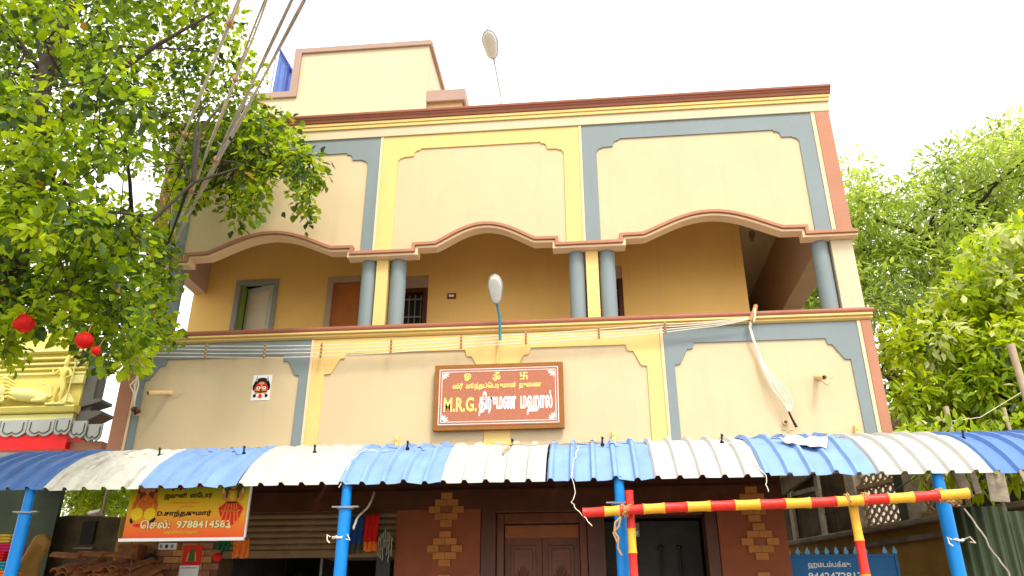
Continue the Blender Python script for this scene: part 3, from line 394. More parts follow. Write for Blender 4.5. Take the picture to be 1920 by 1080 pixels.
NEEM_CLUSTERS = [(8.83,15.06,8.02,0.33),(7.18,17.43,9.09,0.39),(7.93,16.12,9.92,0.37),(7.14,16.52,9.99,0.38),(6.93,15.25,8.08,0.34),(9.27,14.92,8.23,0.33),(10.53,17.33,9.87,0.39),(5.6,14.89,10.12,0.35),(9.29,14.3,10.03,0.34),(8.84,14.33,9.01,0.33),(7.72,17.47,11.23,0.4),(7.81,14.44,7.07,0.31),(8.42,14.86,7.59,0.33),(10.17,15.31,11.08,0.37),(9.55,14.74,10.99,0.35),(7.31,15.02,10.17,0.35),(7.42,16.32,9.6,0.37),(8.59,16.03,8.3,0.35),(9.87,16.82,7.88,0.36),(6.11,16.49,8.53,0.36),(9,16,8.6,0.35),(7.83,15.73,8.51,0.35),(10.46,17.35,12.2,0.41),(7.18,14.79,8.52,0.33),(8.99,16.41,9.88,0.37),(5.84,14.88,8.85,0.34),(5.93,15.22,7.71,0.33),(6.17,14.68,8.68,0.33),(10.66,17.38,11.47,0.41),(8.9,16.37,11.42,0.39),(8.79,16.06,10.43,0.37),(7.44,14.96,7.75,0.33),(9.48,15.95,10.29,0.37),(5.37,14.16,9.26,0.33),(5.8,14.26,9.07,0.33),(6.22,14.94,8.44,0.33),(5.88,16.3,8.87,0.36),(5.88,15.83,9.03,0.35),(7.84,16.93,10.51,0.39),(5.63,14.14,9.76,0.33),(9.47,14.86,9.09,0.34),(8.86,16.93,8.32,0.37),(9.07,15.73,9.84,0.36),(7.41,14.41,8.48,0.32),(7.43,14.42,9.37,0.33),(9.83,17.43,8.2,0.38),(9.76,17.33,12.49,0.42),(8.3,15.98,8.51,0.35),(9.89,16.63,10.16,0.38),(9.43,17.22,9.54,0.38),(7.3,14.41,10.47,0.34),(9.05,15.73,10.66,0.37),(11.01,17.45,11.09,0.4),(9.65,16.11,8.91,0.36),(10.67,17.17,12.59,0.41),(8.97,14.22,10.28,0.34),(6.86,15.3,8.52,0.34),(6.4,16.92,10.32,0.39),(9.26,15.23,7.97,0.34),(7.1,14.89,8.9,0.34),(7.87,16.42,8.05,0.36),(9.57,16.47,11.73,0.39),(8.64,14.24,7.22,0.31),(11.51,17.12,13.03,0.42),(10.41,16.82,12.82,0.41),(7.94,15.54,10.58,0.36),(5.58,14.12,7.84,0.31),(9.35,14.41,9.24,0.33),(9.64,16.99,10.06,0.39),(9.5,16.18,9.46,0.37),(7.65,16.69,8.32,0.37),(8.52,16.99,8.14,0.37),(7.5,14.28,8.97,0.33),(8.76,15.83,10.72,0.37),(8.4,14.28,7.35,0.31),(8.05,16.4,10.49,0.38),(9.02,17.06,11.2,0.4),(9.2,15.68,7.11,0.34),(9.63,16.15,12.04,0.39),(6.1,15.48,10.95,0.37),(11.04,17.49,9.94,0.39),(6.56,15.13,7.8,0.33),(8.5,16.15,9.02,0.36),(6.33,15.72,10.28,0.36),(10.67,16.29,10.75,0.38),(6.5,14.07,9.6,0.33),(7.81,14.63,10.72,0.35),(7.23,15.14,8.26,0.34),(11.1,17.08,13.09,0.42),(10.42,17.23,7.94,0.37),(9.78,16.36,11.16,0.38),(8.39,14.56,8.32,0.33),(6.18,15.07,7.71,0.33),(8.72,15.25,9.97,0.35),(8.85,16.3,7.89,0.35),(10.67,17.37,11.85,0.41),(8.37,15.48,8.16,0.34),(10.32,17.44,8.79,0.38),(6.38,14.31,9.6,0.33),(9.64,15.93,7.79,0.35),(9.24,15.7,9.74,0.36),(9.4,16.72,9.94,0.38),(8.19,17.44,8.93,0.38),(8.12,14.06,10.33,0.34),(9.58,16.53,10.75,0.38),(7.25,17.11,11.12,0.4),(6.68,14.8,8.8,0.33),(7.98,15.41,8.88,0.35),(5.62,14.84,10.07,0.35),(9.4,14.28,10.62,0.34),(8.5,17.39,10.4,0.4),(10.03,17.36,9.08,0.38),(9.12,14.86,10.89,0.36),(6.65,17.37,9.62,0.39),(8.77,15.83,10.6,0.37),(8.53,17.24,11.84,0.41),(7.21,14.08,10.27,0.34),(9.25,14.46,10.12,0.34),(8.25,15.48,10.82,0.37),(7.96,17.14,10.71,0.39),(9.77,17.36,9.79,0.39),(10.12,16.51,10.75,0.38),(6.95,16.43,8.51,0.36),(9.2,16.7,10.56,0.38),(6.4,15,8.98,0.34),(6.71,17.34,10.4,0.39),(7.01,16.7,10.22,0.38),(9.27,15.17,8.82,0.34),(7.08,14.53,7.32,0.32),(8.35,14.5,7.03,0.31),(7.02,14.29,8.25,0.32),(8.6,16.4,10.92,0.38),(6.75,17.39,9.04,0.38),(8.46,16.09,10.15,0.37),(9.11,16.97,9.99,0.38),(9.27,15.2,9.51,0.35),(9.39,17.45,12.53,0.42),(5.62,14.1,9.27,0.33),(7.16,14.45,7.96,0.32),(10.88,17.1,10.08,0.39),(9.25,15.82,9.4,0.36),(9.57,15.59,11.99,0.38),(9.32,16.14,8.98,0.36),(8.79,14.84,10.55,0.35),(10.09,15.76,10,0.36),(10.76,16.62,12.56,0.4),(7.74,15.96,10.32,0.37),(8.97,14.95,8.26,0.33),(6.02,14.55,8.44,0.33),(9.27,16.93,9.25,0.38),(9.13,14.5,8.28,0.32),(9.49,14.21,10.21,0.34),(7.79,15.43,9.96,0.36),(9.88,16.8,7.56,0.36),(7.23,16.79,9.29,0.37),(5.13,14.21,7.94,0.32),(11.05,16.35,12.32,0.4),(5.64,15.78,8.15,0.35),(6.54,16.66,11.86,0.4),(5.56,14.6,7.51,0.32),(7.28,16.03,8.58,0.35),(8.13,15.74,8.21,0.35),(9.49,15.43,7.97,0.34),(9.73,17.19,8.49,0.38),(7.39,14.17,7.14,0.31),(5.54,15.18,9.09,0.34),(7.85,16.77,11.28,0.39),(7.02,15.91,9.98,0.36),(10.31,17.3,12.7,0.42),(7.44,16.78,8.47,0.37),(6.5,16.22,11.01,0.38),(8.49,16.27,8.89,0.36),(10.55,16.49,10.78,0.38),(6.07,15.2,9.01,0.34),(7.95,17.05,9.46,0.38),(6.5,15.86,8.64,0.35),(5.38,14.34,9.35,0.33),(9.48,17.08,7.85,0.37),(8.91,14.02,10.36,0.34),(10.14,15.34,10.49,0.36),(7.9,16.71,9.71,0.38),(8.25,14.7,10.39,0.35),(6.33,15.75,7.9,0.34),(9.31,16.55,12.13,0.4),(9.45,15.95,10.81,0.37),(10.68,17.29,10.24,0.39),(9.3,16.3,10.21,0.37),(4.74,15.62,8.95,0.35),(4.28,15.73,8.89,0.35),(5.37,16.8,8.22,0.37),(4.9,15.7,8.38,0.35),(4.45,16.96,9.08,0.38),(3.67,15.39,8.81,0.34),(5.34,15.82,7.59,0.34),(3.53,15.07,7.58,0.33),(5.51,15.71,8.95,0.35),(4.85,16.97,10.02,0.38),(4.12,15.55,7.7,0.34),(5.91,16.78,8.59,0.37),(6.15,16.9,10.19,0.38),(4.03,15.86,9.36,0.36),(5.14,15.3,9.01,0.35),(5.34,15.81,8.68,0.35),(4.7,16.21,8.72,0.36),(3.79,16.86,8.66,0.37),(4.56,15.22,7.85,0.33),(5.1,16.53,9.78,0.37),(4.53,15.22,7.38,0.33),(3.66,16.67,7.9,0.36),(4.08,16.08,8.29,0.35),(3.69,15.78,8.59,0.35),(4.33,15.7,8.14,0.35),(3.99,16.41,7.73,0.36),(3.45,15.02,8.99,0.34),(5,15.18,7.92,0.33),(5.53,15.42,8.5,0.34),(5.24,16.27,9.11,0.36),(3.89,16.48,9.7,0.37),(3.54,15.31,7.35,0.33),(3.93,16.68,8.97,0.37),(4.77,16.84,9.55,0.38),(4.71,16.02,7.94,0.35),(5.43,15.95,9.43,0.36),(5.26,16.76,8.75,0.37),(4.2,16.16,9.04,0.36),(5.14,15.23,8.19,0.34),(4.36,16.05,7.65,0.35),(5.24,15.45,7.34,0.33),(4.47,15.52,8.27,0.34),(5.35,16.14,7.91,0.35),(5.41,16.95,9.33,0.38),(4,16.36,8.45,0.36),(5.51,15.77,8.8,0.35),(5.52,15.65,8,0.34),(5.06,16.41,7.75,0.36),(3.57,15.92,7.95,0.35),(4.04,15.31,7.79,0.34),(4.37,16.62,9.85,0.38),(4.74,15.48,9.13,0.35),(3.79,15.09,7.39,0.33),(3.35,15.21,8.03,0.34),(4.12,15.61,8.43,0.35),(3.75,16.38,9.23,0.37),(4.76,16.6,9.86,0.38),(5.95,16.58,10,0.38),(5.16,16.31,8.18,0.36),(4.72,15.91,8.81,0.35),(5.6,15.45,9.02,0.35)]
DARK_CLUSTERS = [(5.92,14.35,5.19,0.26),(6.14,14.22,6.66,0.27),(6.39,13.26,6.9,0.25),(5.74,14.4,6.11,0.27),(5.66,13.62,5.28,0.25),(5.33,13.92,4.97,0.25),(6.62,14.44,5.35,0.26),(6.18,13.45,4.68,0.24),(5.68,14.11,4.74,0.25),(6.28,13.7,6.21,0.25),(6.39,14,6.57,0.26),(5.94,13.15,5.58,0.24),(5.84,13.95,4.67,0.25),(5.14,13.52,5.71,0.25),(6.25,13.21,6.45,0.25),(6.18,14.18,4.73,0.26),(5.47,13.02,5.88,0.24),(5.62,13.12,5.04,0.24),(5.78,13.94,5.71,0.26),(5.25,13.33,6.15,0.25),(5.78,13.97,7.35,0.27),(6.02,13.08,5.37,0.24),(5.86,13.69,4.84,0.25),(5.63,14.28,5.4,0.26),(5.15,13.31,7,0.25),(5.84,13.26,5.97,0.25),(5.25,13.71,4.67,0.25),(5.35,14.12,6.23,0.26),(6.08,13.82,5.55,0.25),(5.44,14.21,5.57,0.26),(5.13,13.74,6.82,0.26),(6.63,13.95,6.12,0.26),(5.85,13.36,7.04,0.25),(6.09,13.52,6.64,0.25),(6.06,13.06,6.85,0.25),(6.64,13.96,6.48,0.26),(5.05,13.36,5.04,0.24),(5.97,13.72,5.85,0.25),(6.5,13.67,5.73,0.25),(5.44,13.09,6.13,0.24),(5.45,13.76,5.65,0.25),(6.48,14.49,5.09,0.26),(6.59,14.05,5.08,0.25),(6.09,12.85,5.18,0.23),(6.01,13.5,5.23,0.25),(6.36,13.62,6.83,0.26)]
SHRUB_CLUSTERS = [(4.61,10.27,4.5,0.19),(6.51,10.84,5.52,0.2),(6.53,11.08,6.32,0.21),(6.14,11.7,5.52,0.22),(6.93,11.72,6.03,0.22),(5.02,10.44,5.15,0.19),(5.31,10.39,4.94,0.19),(5.54,11.62,6.11,0.22),(5.77,11.01,6.36,0.21),(5.64,10.45,4.26,0.19),(5.59,10.22,6.54,0.2),(7.18,11.52,7.33,0.23),(6.13,11.6,6.21,0.22),(5.79,10.61,4.73,0.19),(5.14,11.72,5.8,0.22),(5.11,10.39,5.01,0.19),(5.97,11.73,4.94,0.21),(5.45,10.79,4.46,0.2),(4.36,10.68,4.45,0.19),(6.2,11.13,4.2,0.2),(5.95,10.68,5.66,0.2),(6.63,11.71,6.57,0.22),(6.72,11.53,4.93,0.21),(7.06,11.91,7.57,0.23),(6.12,11.78,5.95,0.22),(5.42,11.33,4.62,0.21),(5.85,10.97,6.61,0.21),(5.66,11.98,4.53,0.22),(5.44,10.53,3.84,0.19),(5.6,11.63,4.91,0.21),(5.76,10.5,5.76,0.2),(6.23,10.72,5.44,0.2),(5.93,11.69,4.37,0.21),(6.32,10.88,5.02,0.2),(5.66,11.16,6.09,0.21),(4.32,10.62,5.39,0.2),(6.53,11.38,7.25,0.22),(4.81,11.44,5.4,0.21),(5.7,11.78,5.87,0.22),(5.51,10.1,4.35,0.18),(5.88,10.97,3.84,0.2),(6.31,10.53,6.45,0.2),(6.54,10.48,6.33,0.2),(5.28,11.93,5.28,0.22),(5.1,10.34,4.79,0.19),(5.11,11.18,5.33,0.21),(5.98,11.44,4.6,0.21),(6.08,11.39,5.64,0.21),(6.62,11.46,6.91,0.22),(6.69,10.7,6.69,0.21),(5.76,11.02,4.17,0.2),(5.93,10.86,6.43,0.21),(5.28,10.82,6.05,0.21),(6.07,10.84,5.23,0.2),(6.05,10.77,4.8,0.2),(6.21,11.14,3.88,0.2),(5.08,11.26,4.3,0.2),(5.91,10.7,6.58,0.21),(5.39,11.84,6.07,0.22),(5.63,11.62,4.33,0.21),(6.12,10.01,5.69,0.19),(5.55,10.53,4.64,0.19),(5.97,10.59,5.39,0.2),(5.18,11.17,6.05,0.21),(5.1,11.02,4.97,0.2),(6.39,11.22,4.62,0.2),(6.18,11.28,5.12,0.21),(6.3,10.73,5.95,0.2),(6.92,11.38,6.55,0.22),(6.64,11.94,4.6,0.22),(5.14,10.31,3.86,0.19),(4.34,11.08,4.7,0.2),(6.07,10.14,6.48,0.2),(5.53,10.95,6.3,0.21),(4.33,10.73,5.2,0.2),(5.79,11.53,5.73,0.22),(4.61,10.05,5.21,0.19),(5.03,11.64,4.72,0.21),(5.45,10.44,4.78,0.19),(6.11,11.37,4.14,0.2),(5.66,10.37,5.92,0.2),(6.18,11.3,5.5,0.21),(4.3,10.27,4.62,0.19),(5.12,11.65,5.47,0.22),(6.32,10.64,5.19,0.2),(5.11,10.03,5.04,0.19),(5.99,11.73,6.9,0.23),(6.14,10.08,5.52,0.19),(6.58,11.27,6.63,0.22),(5.55,10.35,4.95,0.19),(6.25,11.04,4.05,0.2),(4.9,10.75,4.48,0.2),(5.16,10.98,4.03,0.2),(4.42,10.37,5.45,0.19),(5.43,10.77,5.71,0.2),(6.26,11.03,6.08,0.21),(6.1,10.65,4.26,0.19),(6.24,11.93,7.22,0.23),(5.2,10.62,4.29,0.19),(5.13,11.93,4.35,0.22),(6.11,10.59,5.13,0.2),(6.27,11.62,5.94,0.22),(6.37,11.08,6.46,0.21),(6.09,10.17,6.71,0.2),(6.02,11.79,4.31,0.21),(5.65,10.74,5.39,0.2),(6.62,11.52,6.17,0.22),(5.65,10.35,3.96,0.19),(5.22,11.11,4.33,0.2),(4.88,10.21,4.62,0.19),(5.31,10.66,5.48,0.2),(5.42,11.98,5.26,0.22),(5.31,10.88,5.8,0.21),(5.95,11.57,6.63,0.22),(6.28,10.67,6.18,0.2),(6.22,11.85,4.54,0.21),(6.08,11.39,4.71,0.21),(6.12,11.35,6.07,0.21),(5.73,10.25,4.13,0.19),(7.5,11.98,7.49,0.23),(6.24,11.76,5.07,0.22),(6.46,11.13,5.3,0.21),(5.77,11.29,5.28,0.21),(6.31,11.43,6.3,0.22),(4.55,10.49,5.44,0.2),(5.33,10.42,5.89,0.2),(5.39,11.87,4.36,0.21),(5.35,10.81,4.13,0.2),(5.84,10.09,6.62,0.2),(6.27,10.12,6.27,0.2),(5.94,10.08,5.19,0.19),(5.97,11.44,5.93,0.22),(6.95,11.38,6.06,0.21),(4.72,11.16,4.84,0.2),(6.64,11.29,7.02,0.22),(5.65,11.08,4.58,0.2),(5.78,10.5,4.89,0.19),(6.49,11.61,7.18,0.23),(6.18,10.93,4.77,0.2),(7.27,11.91,6.57,0.23),(5.29,10.08,6.3,0.2),(4.46,11.01,4.75,0.2),(5.55,10.07,5.27,0.19),(5,10.15,4.42,0.19),(4.66,10.52,5.09,0.19),(5.03,11.5,4.27,0.21),(6.73,11.28,6.75,0.22),(6.23,11.39,6.77,0.22),(5.44,11.3,5.27,0.21),(5.56,10.91,4.35,0.2),(6.37,11.76,4.56,0.21),(4.94,11.27,4.71,0.21),(4.88,10.32,3.92,0.19),(6.05,10.82,3.83,0.19),(5.61,10.19,6,0.2),(5.7,10.68,6.06,0.2),(5.02,10.2,4.77,0.19),(7.41,11.97,6.85,0.23),(6.73,11.83,5.8,0.22),(6.93,11.65,6.27,0.22),(6.02,10.43,4.43,0.19),(4.18,10.36,5.32,0.19),(5.33,11.88,6.16,0.22),(5.88,11.16,4.16,0.2),(5.02,10.74,5.28,0.2),(6.92,11.83,5.26,0.22),(4.69,11.16,4.62,0.2),(5.45,11.77,4.83,0.21),(4.95,10.53,5.59,0.2),(4.71,10.63,5.34,0.2),(5.23,10.13,4.74,0.19),(6.57,11.53,6.43,0.22),(4.17,10.35,5.12,0.19),(6.81,10.61,6.98,0.21),(6.9,11.82,5.03,0.22),(5.67,10.21,5.53,0.19),(5.94,10.99,6.88,0.21),(5.08,10.28,5.92,0.2),(5.34,10.61,5.28,0.2),(6.01,10.17,5.45,0.19),(5.65,11.61,4.52,0.21),(4.97,11.71,5.54,0.22),(5.42,10.62,4.67,0.19),(5.92,10.48,3.97,0.19),(5.94,10.5,6.44,0.2),(5.88,10.28,5.45,0.19),(3.97,10.16,4.34,0.19),(5.45,10.11,5.05,0.19),(6.34,11.9,5.42,0.22),(5.79,11.38,6.04,0.21),(4.85,10.59,5.03,0.2),(6.64,11.86,4.74,0.22),(5.68,10.15,5.01,0.19),(6.3,11.91,4.07,0.21),(4.93,10.3,5.3,0.19),(7.23,11.93,7.31,0.23),(5.89,11.48,4.03,0.21),(5.07,10.62,5.92,0.2),(6.14,11.53,6.64,0.22),(6.18,10.88,4.95,0.2),(5.12,10.32,3.84,0.19),(6.18,10.21,5.39,0.19),(6.27,11.44,4.87,0.21)]
BACK_CLUSTERS = [(-7.91,13.22,3.77,0.15),(-8.85,13.27,4.14,0.15),(-8.73,13.86,3.97,0.15),(-8.91,13.44,3.85,0.15),(-8.49,13.84,4.1,0.15),(-8.56,13.95,3.87,0.15),(-7.82,13.13,4.07,0.14),(-9,13.79,3.98,0.15),(-9.02,13.3,3.77,0.15),(-8.93,13.07,4.24,0.14),(-8.41,13.81,4.29,0.15),(-9.12,13.65,4.06,0.15),(-8.8,13.67,4.29,0.15),(-8.49,13.31,3.67,0.15),(-9,13.61,3.7,0.15),(-8.72,13.46,4.08,0.15),(-8.62,13.62,4.14,0.15),(-8.2,13.64,3.99,0.15),(-9.07,13.32,3.95,0.15),(-8.61,13.06,4.21,0.14),(-8.27,13.26,3.64,0.15),(-8.2,13.04,4.16,0.14),(-8.95,13.96,3.94,0.15),(-9.09,13.32,4.1,0.15),(-8.17,13.87,3.73,0.15),(-8.73,13.43,3.77,0.15),(-8,13.25,3.64,0.15),(-9.16,13.55,3.87,0.15),(-8.26,13.22,4.05,0.15),(-8.57,13.11,3.71,0.14),(-7.94,13.09,3.71,0.14),(-8.48,13.29,3.82,0.15),(-8.53,13.06,4.03,0.14),(-8.34,13.71,4.09,0.15),(-8.37,13.54,3.97,0.15),(-9.11,13.33,4.22,0.15),(-8.69,13.72,4.29,0.15),(-9.19,13.92,3.98,0.15),(-8.54,13.61,3.76,0.15),(-8.08,13.65,3.94,0.15),(-8.37,13.14,4.01,0.14),(-9.09,13.55,4.08,0.15),(-7.93,13.06,4.13,0.14),(-8.12,13.75,3.74,0.15),(-9.38,13.96,3.76,0.15),(-9.32,13.55,4.09,0.15),(-8.66,13.39,4.22,0.15),(-8.73,13.04,4.22,0.14),(-8.24,13.28,4.19,0.15),(-8.37,13.04,3.62,0.14),(-7.97,13.41,4.09,0.15),(-8.84,13.63,3.98,0.15)]
# ------------------------------------------------------------- ground
g = MB().add([(-150, -120, 0), (150, -120, 0), (150, 220, 0), (-150, 220, 0)], [(0, 1, 2, 3)]).build('ground', 'ground'); g['kind'] = 'structure'
g = MB().add([(-150, -6.5, .004), (150, -6.5, .004), (150, 4.2, .004), (-150, 4.2, .004)], [(0, 1, 2, 3)]).build('road', 'road'); g['kind'] = 'structure'

# ------------------------------------------------------------- wedding hall
YF = 9.5
XL, XR, XC = -6.13, 3.53, -1.30
hall = thing('wedding_hall', 'three storey cream hall with slate and yellow bordered panels and wavy arched balcony', 'building', (XC, YF, 0))

def arch_profile(x0, x1, crest):
    s = .26; pts = [(x0, 6.42), (x0, 6.515), (x0 + s, 6.52)]
    a, b = x0 + s, x1 - s
    for i in range(1, 16):
        t = i / 16
        pts.append((a + (b - a) * t, 6.52 + (crest - 6.52) * math.sin(math.pi * t) ** 1.12))
    return pts + [(x1 - s, 6.52), (x1, 6.515), (x1, 6.42)]
bottom = [(XL, 6.42)] + arch_profile(-5.47, -3.19, 6.80) + arch_profile(-2.235, -.365, 6.79) + arch_profile(.58, 2.90, 6.81) + [(XR, 6.42)]
MB().prism([(XL, 8.60)] + bottom + [(XR, 8.60)], YF, YF + .10).build('upper_wall', 'cream', hall)
# arch moulding: brown fascia over a cream roll
def ribbon(pts, dz0, dz1, y0, y1):
    n = len(pts); mb = MB()
    mit = []
    for i in range(n):
        a = Vector(pts[max(i - 1, 0)]); b = Vector(pts[i]); c = Vector(pts[min(i + 1, n - 1)])
        t1 = (b - a) if i else (c - b); t2 = (c - b) if i < n - 1 else (b - a); t1.normalize(); t2.normalize()
        m1 = Vector((-t1.y, t1.x)); m2 = Vector((-t2.y, t2.x)); m = (m1 + m2); m.normalize(); mit.append(m / max(.6, m.dot(m1)))
    lo = [(x + m.x * dz0, z + m.y * dz0) for (x, z), m in zip(pts, mit)]; hi = [(x + m.x * dz1, z + m.y * dz1) for (x, z), m in zip(pts, mit)]
    vs = [(x, y0, z) for x, z in lo] + [(x, y0, z) for x, z in hi] + [(x, y1, z) for x, z in lo] + [(x, y1, z) for x, z in hi]
    fs = []
    for i in range(n - 1):
        fs += [(i, i + 1, i + 1 + n, i + n), (i + 2 * n, i + 3 * n, i + 1 + 3 * n, i + 1 + 2 * n), (i, i + 2 * n, i + 1 + 2 * n, i + 1), (i + n, i + 1 + n, i + 1 + 3 * n, i + 3 * n)]
    fs += [(0, n, 3 * n, 2 * n), (n - 1, 3 * n - 1, 4 * n - 1, 2 * n - 1)]
    return mb.add(vs, fs)
edge = [(XL - .05, 6.42)] + bottom[1:-1] + [(XR + .05, 6.42)]
def offset_profile(pts, dx):     # widen the steps so the lower roll shows inside the fascia
    out = []
    for x, z in pts:
        out.append((x, z))
    return out
ribbon(edge, .022, .066, 9.395, YF - .003).build('arch_fascia', 'terracotta', hall, bevel=.004)
ribbon(edge, -.014, .020, 9.43, YF + .105).build('arch_moulding', 'trim', hall, bevel=.004)

def notch_r(x, z, s=1):       # rounded double notch at an upper corner of a panel opening
    pts = []
    for dx, dz in ((0, -.22), (.012, -.185), (.045, -.15), (.085, -.145), (.085, -.13), (.235, -.125), (.238, -.095), (.25, -.055), (.285, -.03), (.325, -.028), (.33, 0)):
        pts.append((x + s * dx, z + dz))
    return pts
def border_upper(name, x0, x1, top, in0, in1, intop, mt):
    poly = [(x0, 6.47), (x0, top), (x1, top), (x1, 6.47), (in1, 6.47)] + notch_r(in1, intop, -1) + notch_r(in0, intop, 1)[::-1] + [(in0, 6.47)]
    return MB().prism(poly, YF - .020, YF - .002).build(name, mt, hall, bevel=.003)
border_upper('wall_border', -5.90, -2.87, 8.39, -5.62, -3.04, 8.15, 'slate')
border_upper('wall_border', -2.83, .03, 8.39, -2.60, -.19, 8.16, 'yellow')
border_upper('wall_border', .07, 3.28, 8.39, .27, 3.07, 8.14, 'slate')
for a, b in ((-2.868, -2.832), (.032, .068), (3.283, 3.335), (-5.935, -5.903)):
    MB().box(a, b, YF - .03, YF - .002, 6.47, 8.39).build('wall_trim', 'trim', hall)
MB().box(3.337, XR + .004, YF - .04, YF - .002, 6.47, 8.39).build('corner_band', 'terracotta', hall, bevel=.004)
MB().box(XL - .004, -5.937, YF - .04, YF - .002, 6.47, 8.39).build('corner_band', 'terracotta', hall, bevel=.004)
# roof cornice
MB().box(XL - .02, XR + .02, YF - .045, YF - .003, 8.393, 8.545).build('cornice_band', 'cream2', hall, bevel=.004)
mb = MB().box(XL - .03, XR + .03, YF - .07, YF - .004, 8.548, 8.60).box(XL - .04, XR + .04, YF - .085, YF + .1, 8.603, 8.65)
mb.build('cornice_moulding', 'yellow', hall, bevel=.005)
mb = MB().prismx([(YF - .10, 8.653), (YF - .11, 8.69), (YF - .13, 8.705), (YF - .13, 8.72), (YF - .155, 8.73), (YF - .16, 8.765), (YF - .12, 8.79), (YF + .26, 8.79), (YF + .28, 8.72), (YF + .24, 8.688)], XL - .06, XR + .06)
mb.build('roof_coping', 'coping', hall, bevel=.006)
mb = MB().box(XL, XR, YF + .104, YF + .22, 7.9, 8.686)
mb.box(XR - .14, XR, YF + .223, 15.2, 7.90, 8.70); mb.box(XL, XL + .14, YF + .223, 15.2, 7.90, 8.70)
mb.build('roof_parapet', 'cream', hall)
MB().box(XL, XR, YF + .223, 15.2, 7.70, 7.898).build('roof_slab', 'ceil', hall)

# balcony columns and piers
for x in (-5.73, -2.93, -2.52, -.065, .34, 3.135):
    MB().tube([(x, 9.64, 5.0), (x, 9.64, 6.60)], .108, 28).build('column', 'slate', hall, True)
for a, b, mt in ((-2.81, -2.645, 'yellow'), (.055, .22, 'yellow'), (3.255, 3.528, 'cream2'), (-6.128, -5.85, 'cream2')):
    MB().box(a, b, 9.54, 9.74, 5.0, 6.404).box(a, b, 9.61, 9.74, 6.405, 6.62).build('balcony_pier', mt, hall, bevel=.006)

# parapet / first floor front
MB().box(XL, XR, YF, YF + .15, 3.40, 5.24).build('lower_wall', 'cream', hall)
MB().prismx([(YF - .02, 5.243), (YF - .06, 5.262), (YF - .06, 5.275), (YF - .045, 5.279), (YF - .045, 5.290), (YF - .085, 5.296), (YF - .085, 5.322), (YF + .17, 5.322), (YF + .17, 5.243)], XL - .03, XR + .03).build('parapet_moulding', 'yellow', hall, bevel=.003)
prof = [(YF + .04 - .145 * math.cos(a), 5.326 + .004 + .04 + .04 * -math.cos(math.pi / 2 + a) * 1.0) for a in [0]]
coping = [(YF - .07, 5.326)] + [(YF - .085 + .03 * (1 - math.cos(t)), 5.362 + .036 * math.sin(t)) for t in [(-.8 + i * .35) for i in range(7)]] + [(YF + .19, 5.398), (YF + .21, 5.36), (YF + .19, 5.326)]
MB().prismx(coping, XL - .06, XR + .06).build('parapet_coping', 'coping', hall, True)

def lower_border(poly, mt): return MB().prism(poly, YF - .020, YF - .002).build('wall_border', mt, hall, bevel=.003)
Z0 = 3.42
lower_border([(-5.90, Z0), (-5.90, 5.235), (-3.585, 5.235), (-3.585, Z0), (-3.72, Z0), (-3.71, 4.75), (-3.77, 4.76), (-3.87, 4.945), (-3.94, 4.955), (-3.95, 5.03), (-5.55, 5.03), (-5.56, 4.94), (-5.64, 4.93), (-5.75, 4.75), (-5.81, 4.74), (-5.81 + .02, Z0)], 'slate')
lower_border([(.985, Z0), (.985, 5.235), (3.365, 5.235), (3.365, Z0), (3.235, Z0), (3.22, 4.74), (3.15, 4.745), (3.03, 4.935), (2.98, 4.945), (2.96, 5.02), (1.36, 5.02), (1.34, 4.945), (1.27, 4.935), (1.17, 4.745), (1.10, 4.735), (1.10, Z0)], 'slate')
lower_border([(-3.545, Z0), (-3.545, 5.235), (.945, 5.235), (.945, Z0), (.755, Z0), (.76, 4.735), (.69, 4.745), (.60, 4.935), (.53, 4.945), (.51, 5.025), (-.69, 5.025), (-.72, 4.94), (-.78, 4.93), (-.95, 4.62), (-.95, Z0),
              (-1.28, Z0), (-1.28, 4.62), (-1.45, 4.93), (-1.52, 4.94), (-1.54, 5.025), (-3.11, 5.025), (-3.12, 4.965), (-3.18, 4.955), (-3.29, 4.76), (-3.38, 4.75), (-3.38, Z0)], 'yellow')
for a, b in ((-3.583, -3.547), (.947, .983), (3.368, 3.41), (-5.935, -5.903)):
    MB().box(a, b, YF - .03, YF - .002, Z0, 5.235).build('wall_trim', 'trim', hall)
MB().box(3.412, XR + .004, YF - .04, YF - .002, Z0, 5.235).build('corner_band', 'terracotta', hall, bevel=.004)
MB().box(XL - .004, -5.937, YF - .04, YF - .002, Z0, 5.235).build('corner_band', 'terracotta', hall, bevel=.004)

# first floor: slab, inner walls with openings, ceiling beam, side walls
MB().box(XL, XR, YF + .153, 15.2, 4.28, 4.45).build('floor_slab', 'ceil', hall)
YI = 10.9
mb = MB()
ops = [(-5.46, -4.76, 6.83), (-3.97, -3.29, 6.82), (-3.05, -2.37, 6.79), (-.08, .60, 6.81)]
x = -6.15
for a, b, t in ops:
    mb.box(x, a, YI, YI + .15, 4.452, 7.698); mb.box(a, b, YI, YI + .15, t, 7.698); x = b
mb.box(x, 2.41, YI, YI + .15, 4.452, 7.698)
mb.build('inner_wall', 'ochre', hall)
MB().box(2.26, 2.41, YI + .153, 15.0, 4.452, 7.698).build('passage_wall', 'ochre', hall)
MB().box(-6.13, XR - .003, 15.003, 15.2, 4.452, 7.698).build('rear_wall', 'beamp', hall)
mb = MB().box(3.22, XR - .004, YF + .226, 15.0, 6.52, 7.697)
mb.box(3.22, XR - .004, 12.15, 15.0, 4.453, 6.519)
mb.build('side_beam', 'beamp', hall)
MB().box(3.40, XR - .004, YF + .24, 12.147, 4.453, 5.35).build('side_parapet', 'cream', hall)
MB().box(XL + .002, -5.93, YF + .226, 10.895, 6.62, 7.697).build('side_beam', 'beamp', hall)
MB().box(2.413, 3.217, 14.2, 14.6, 6.9, 7.3).build('lintel_beam', 'slate', hall)
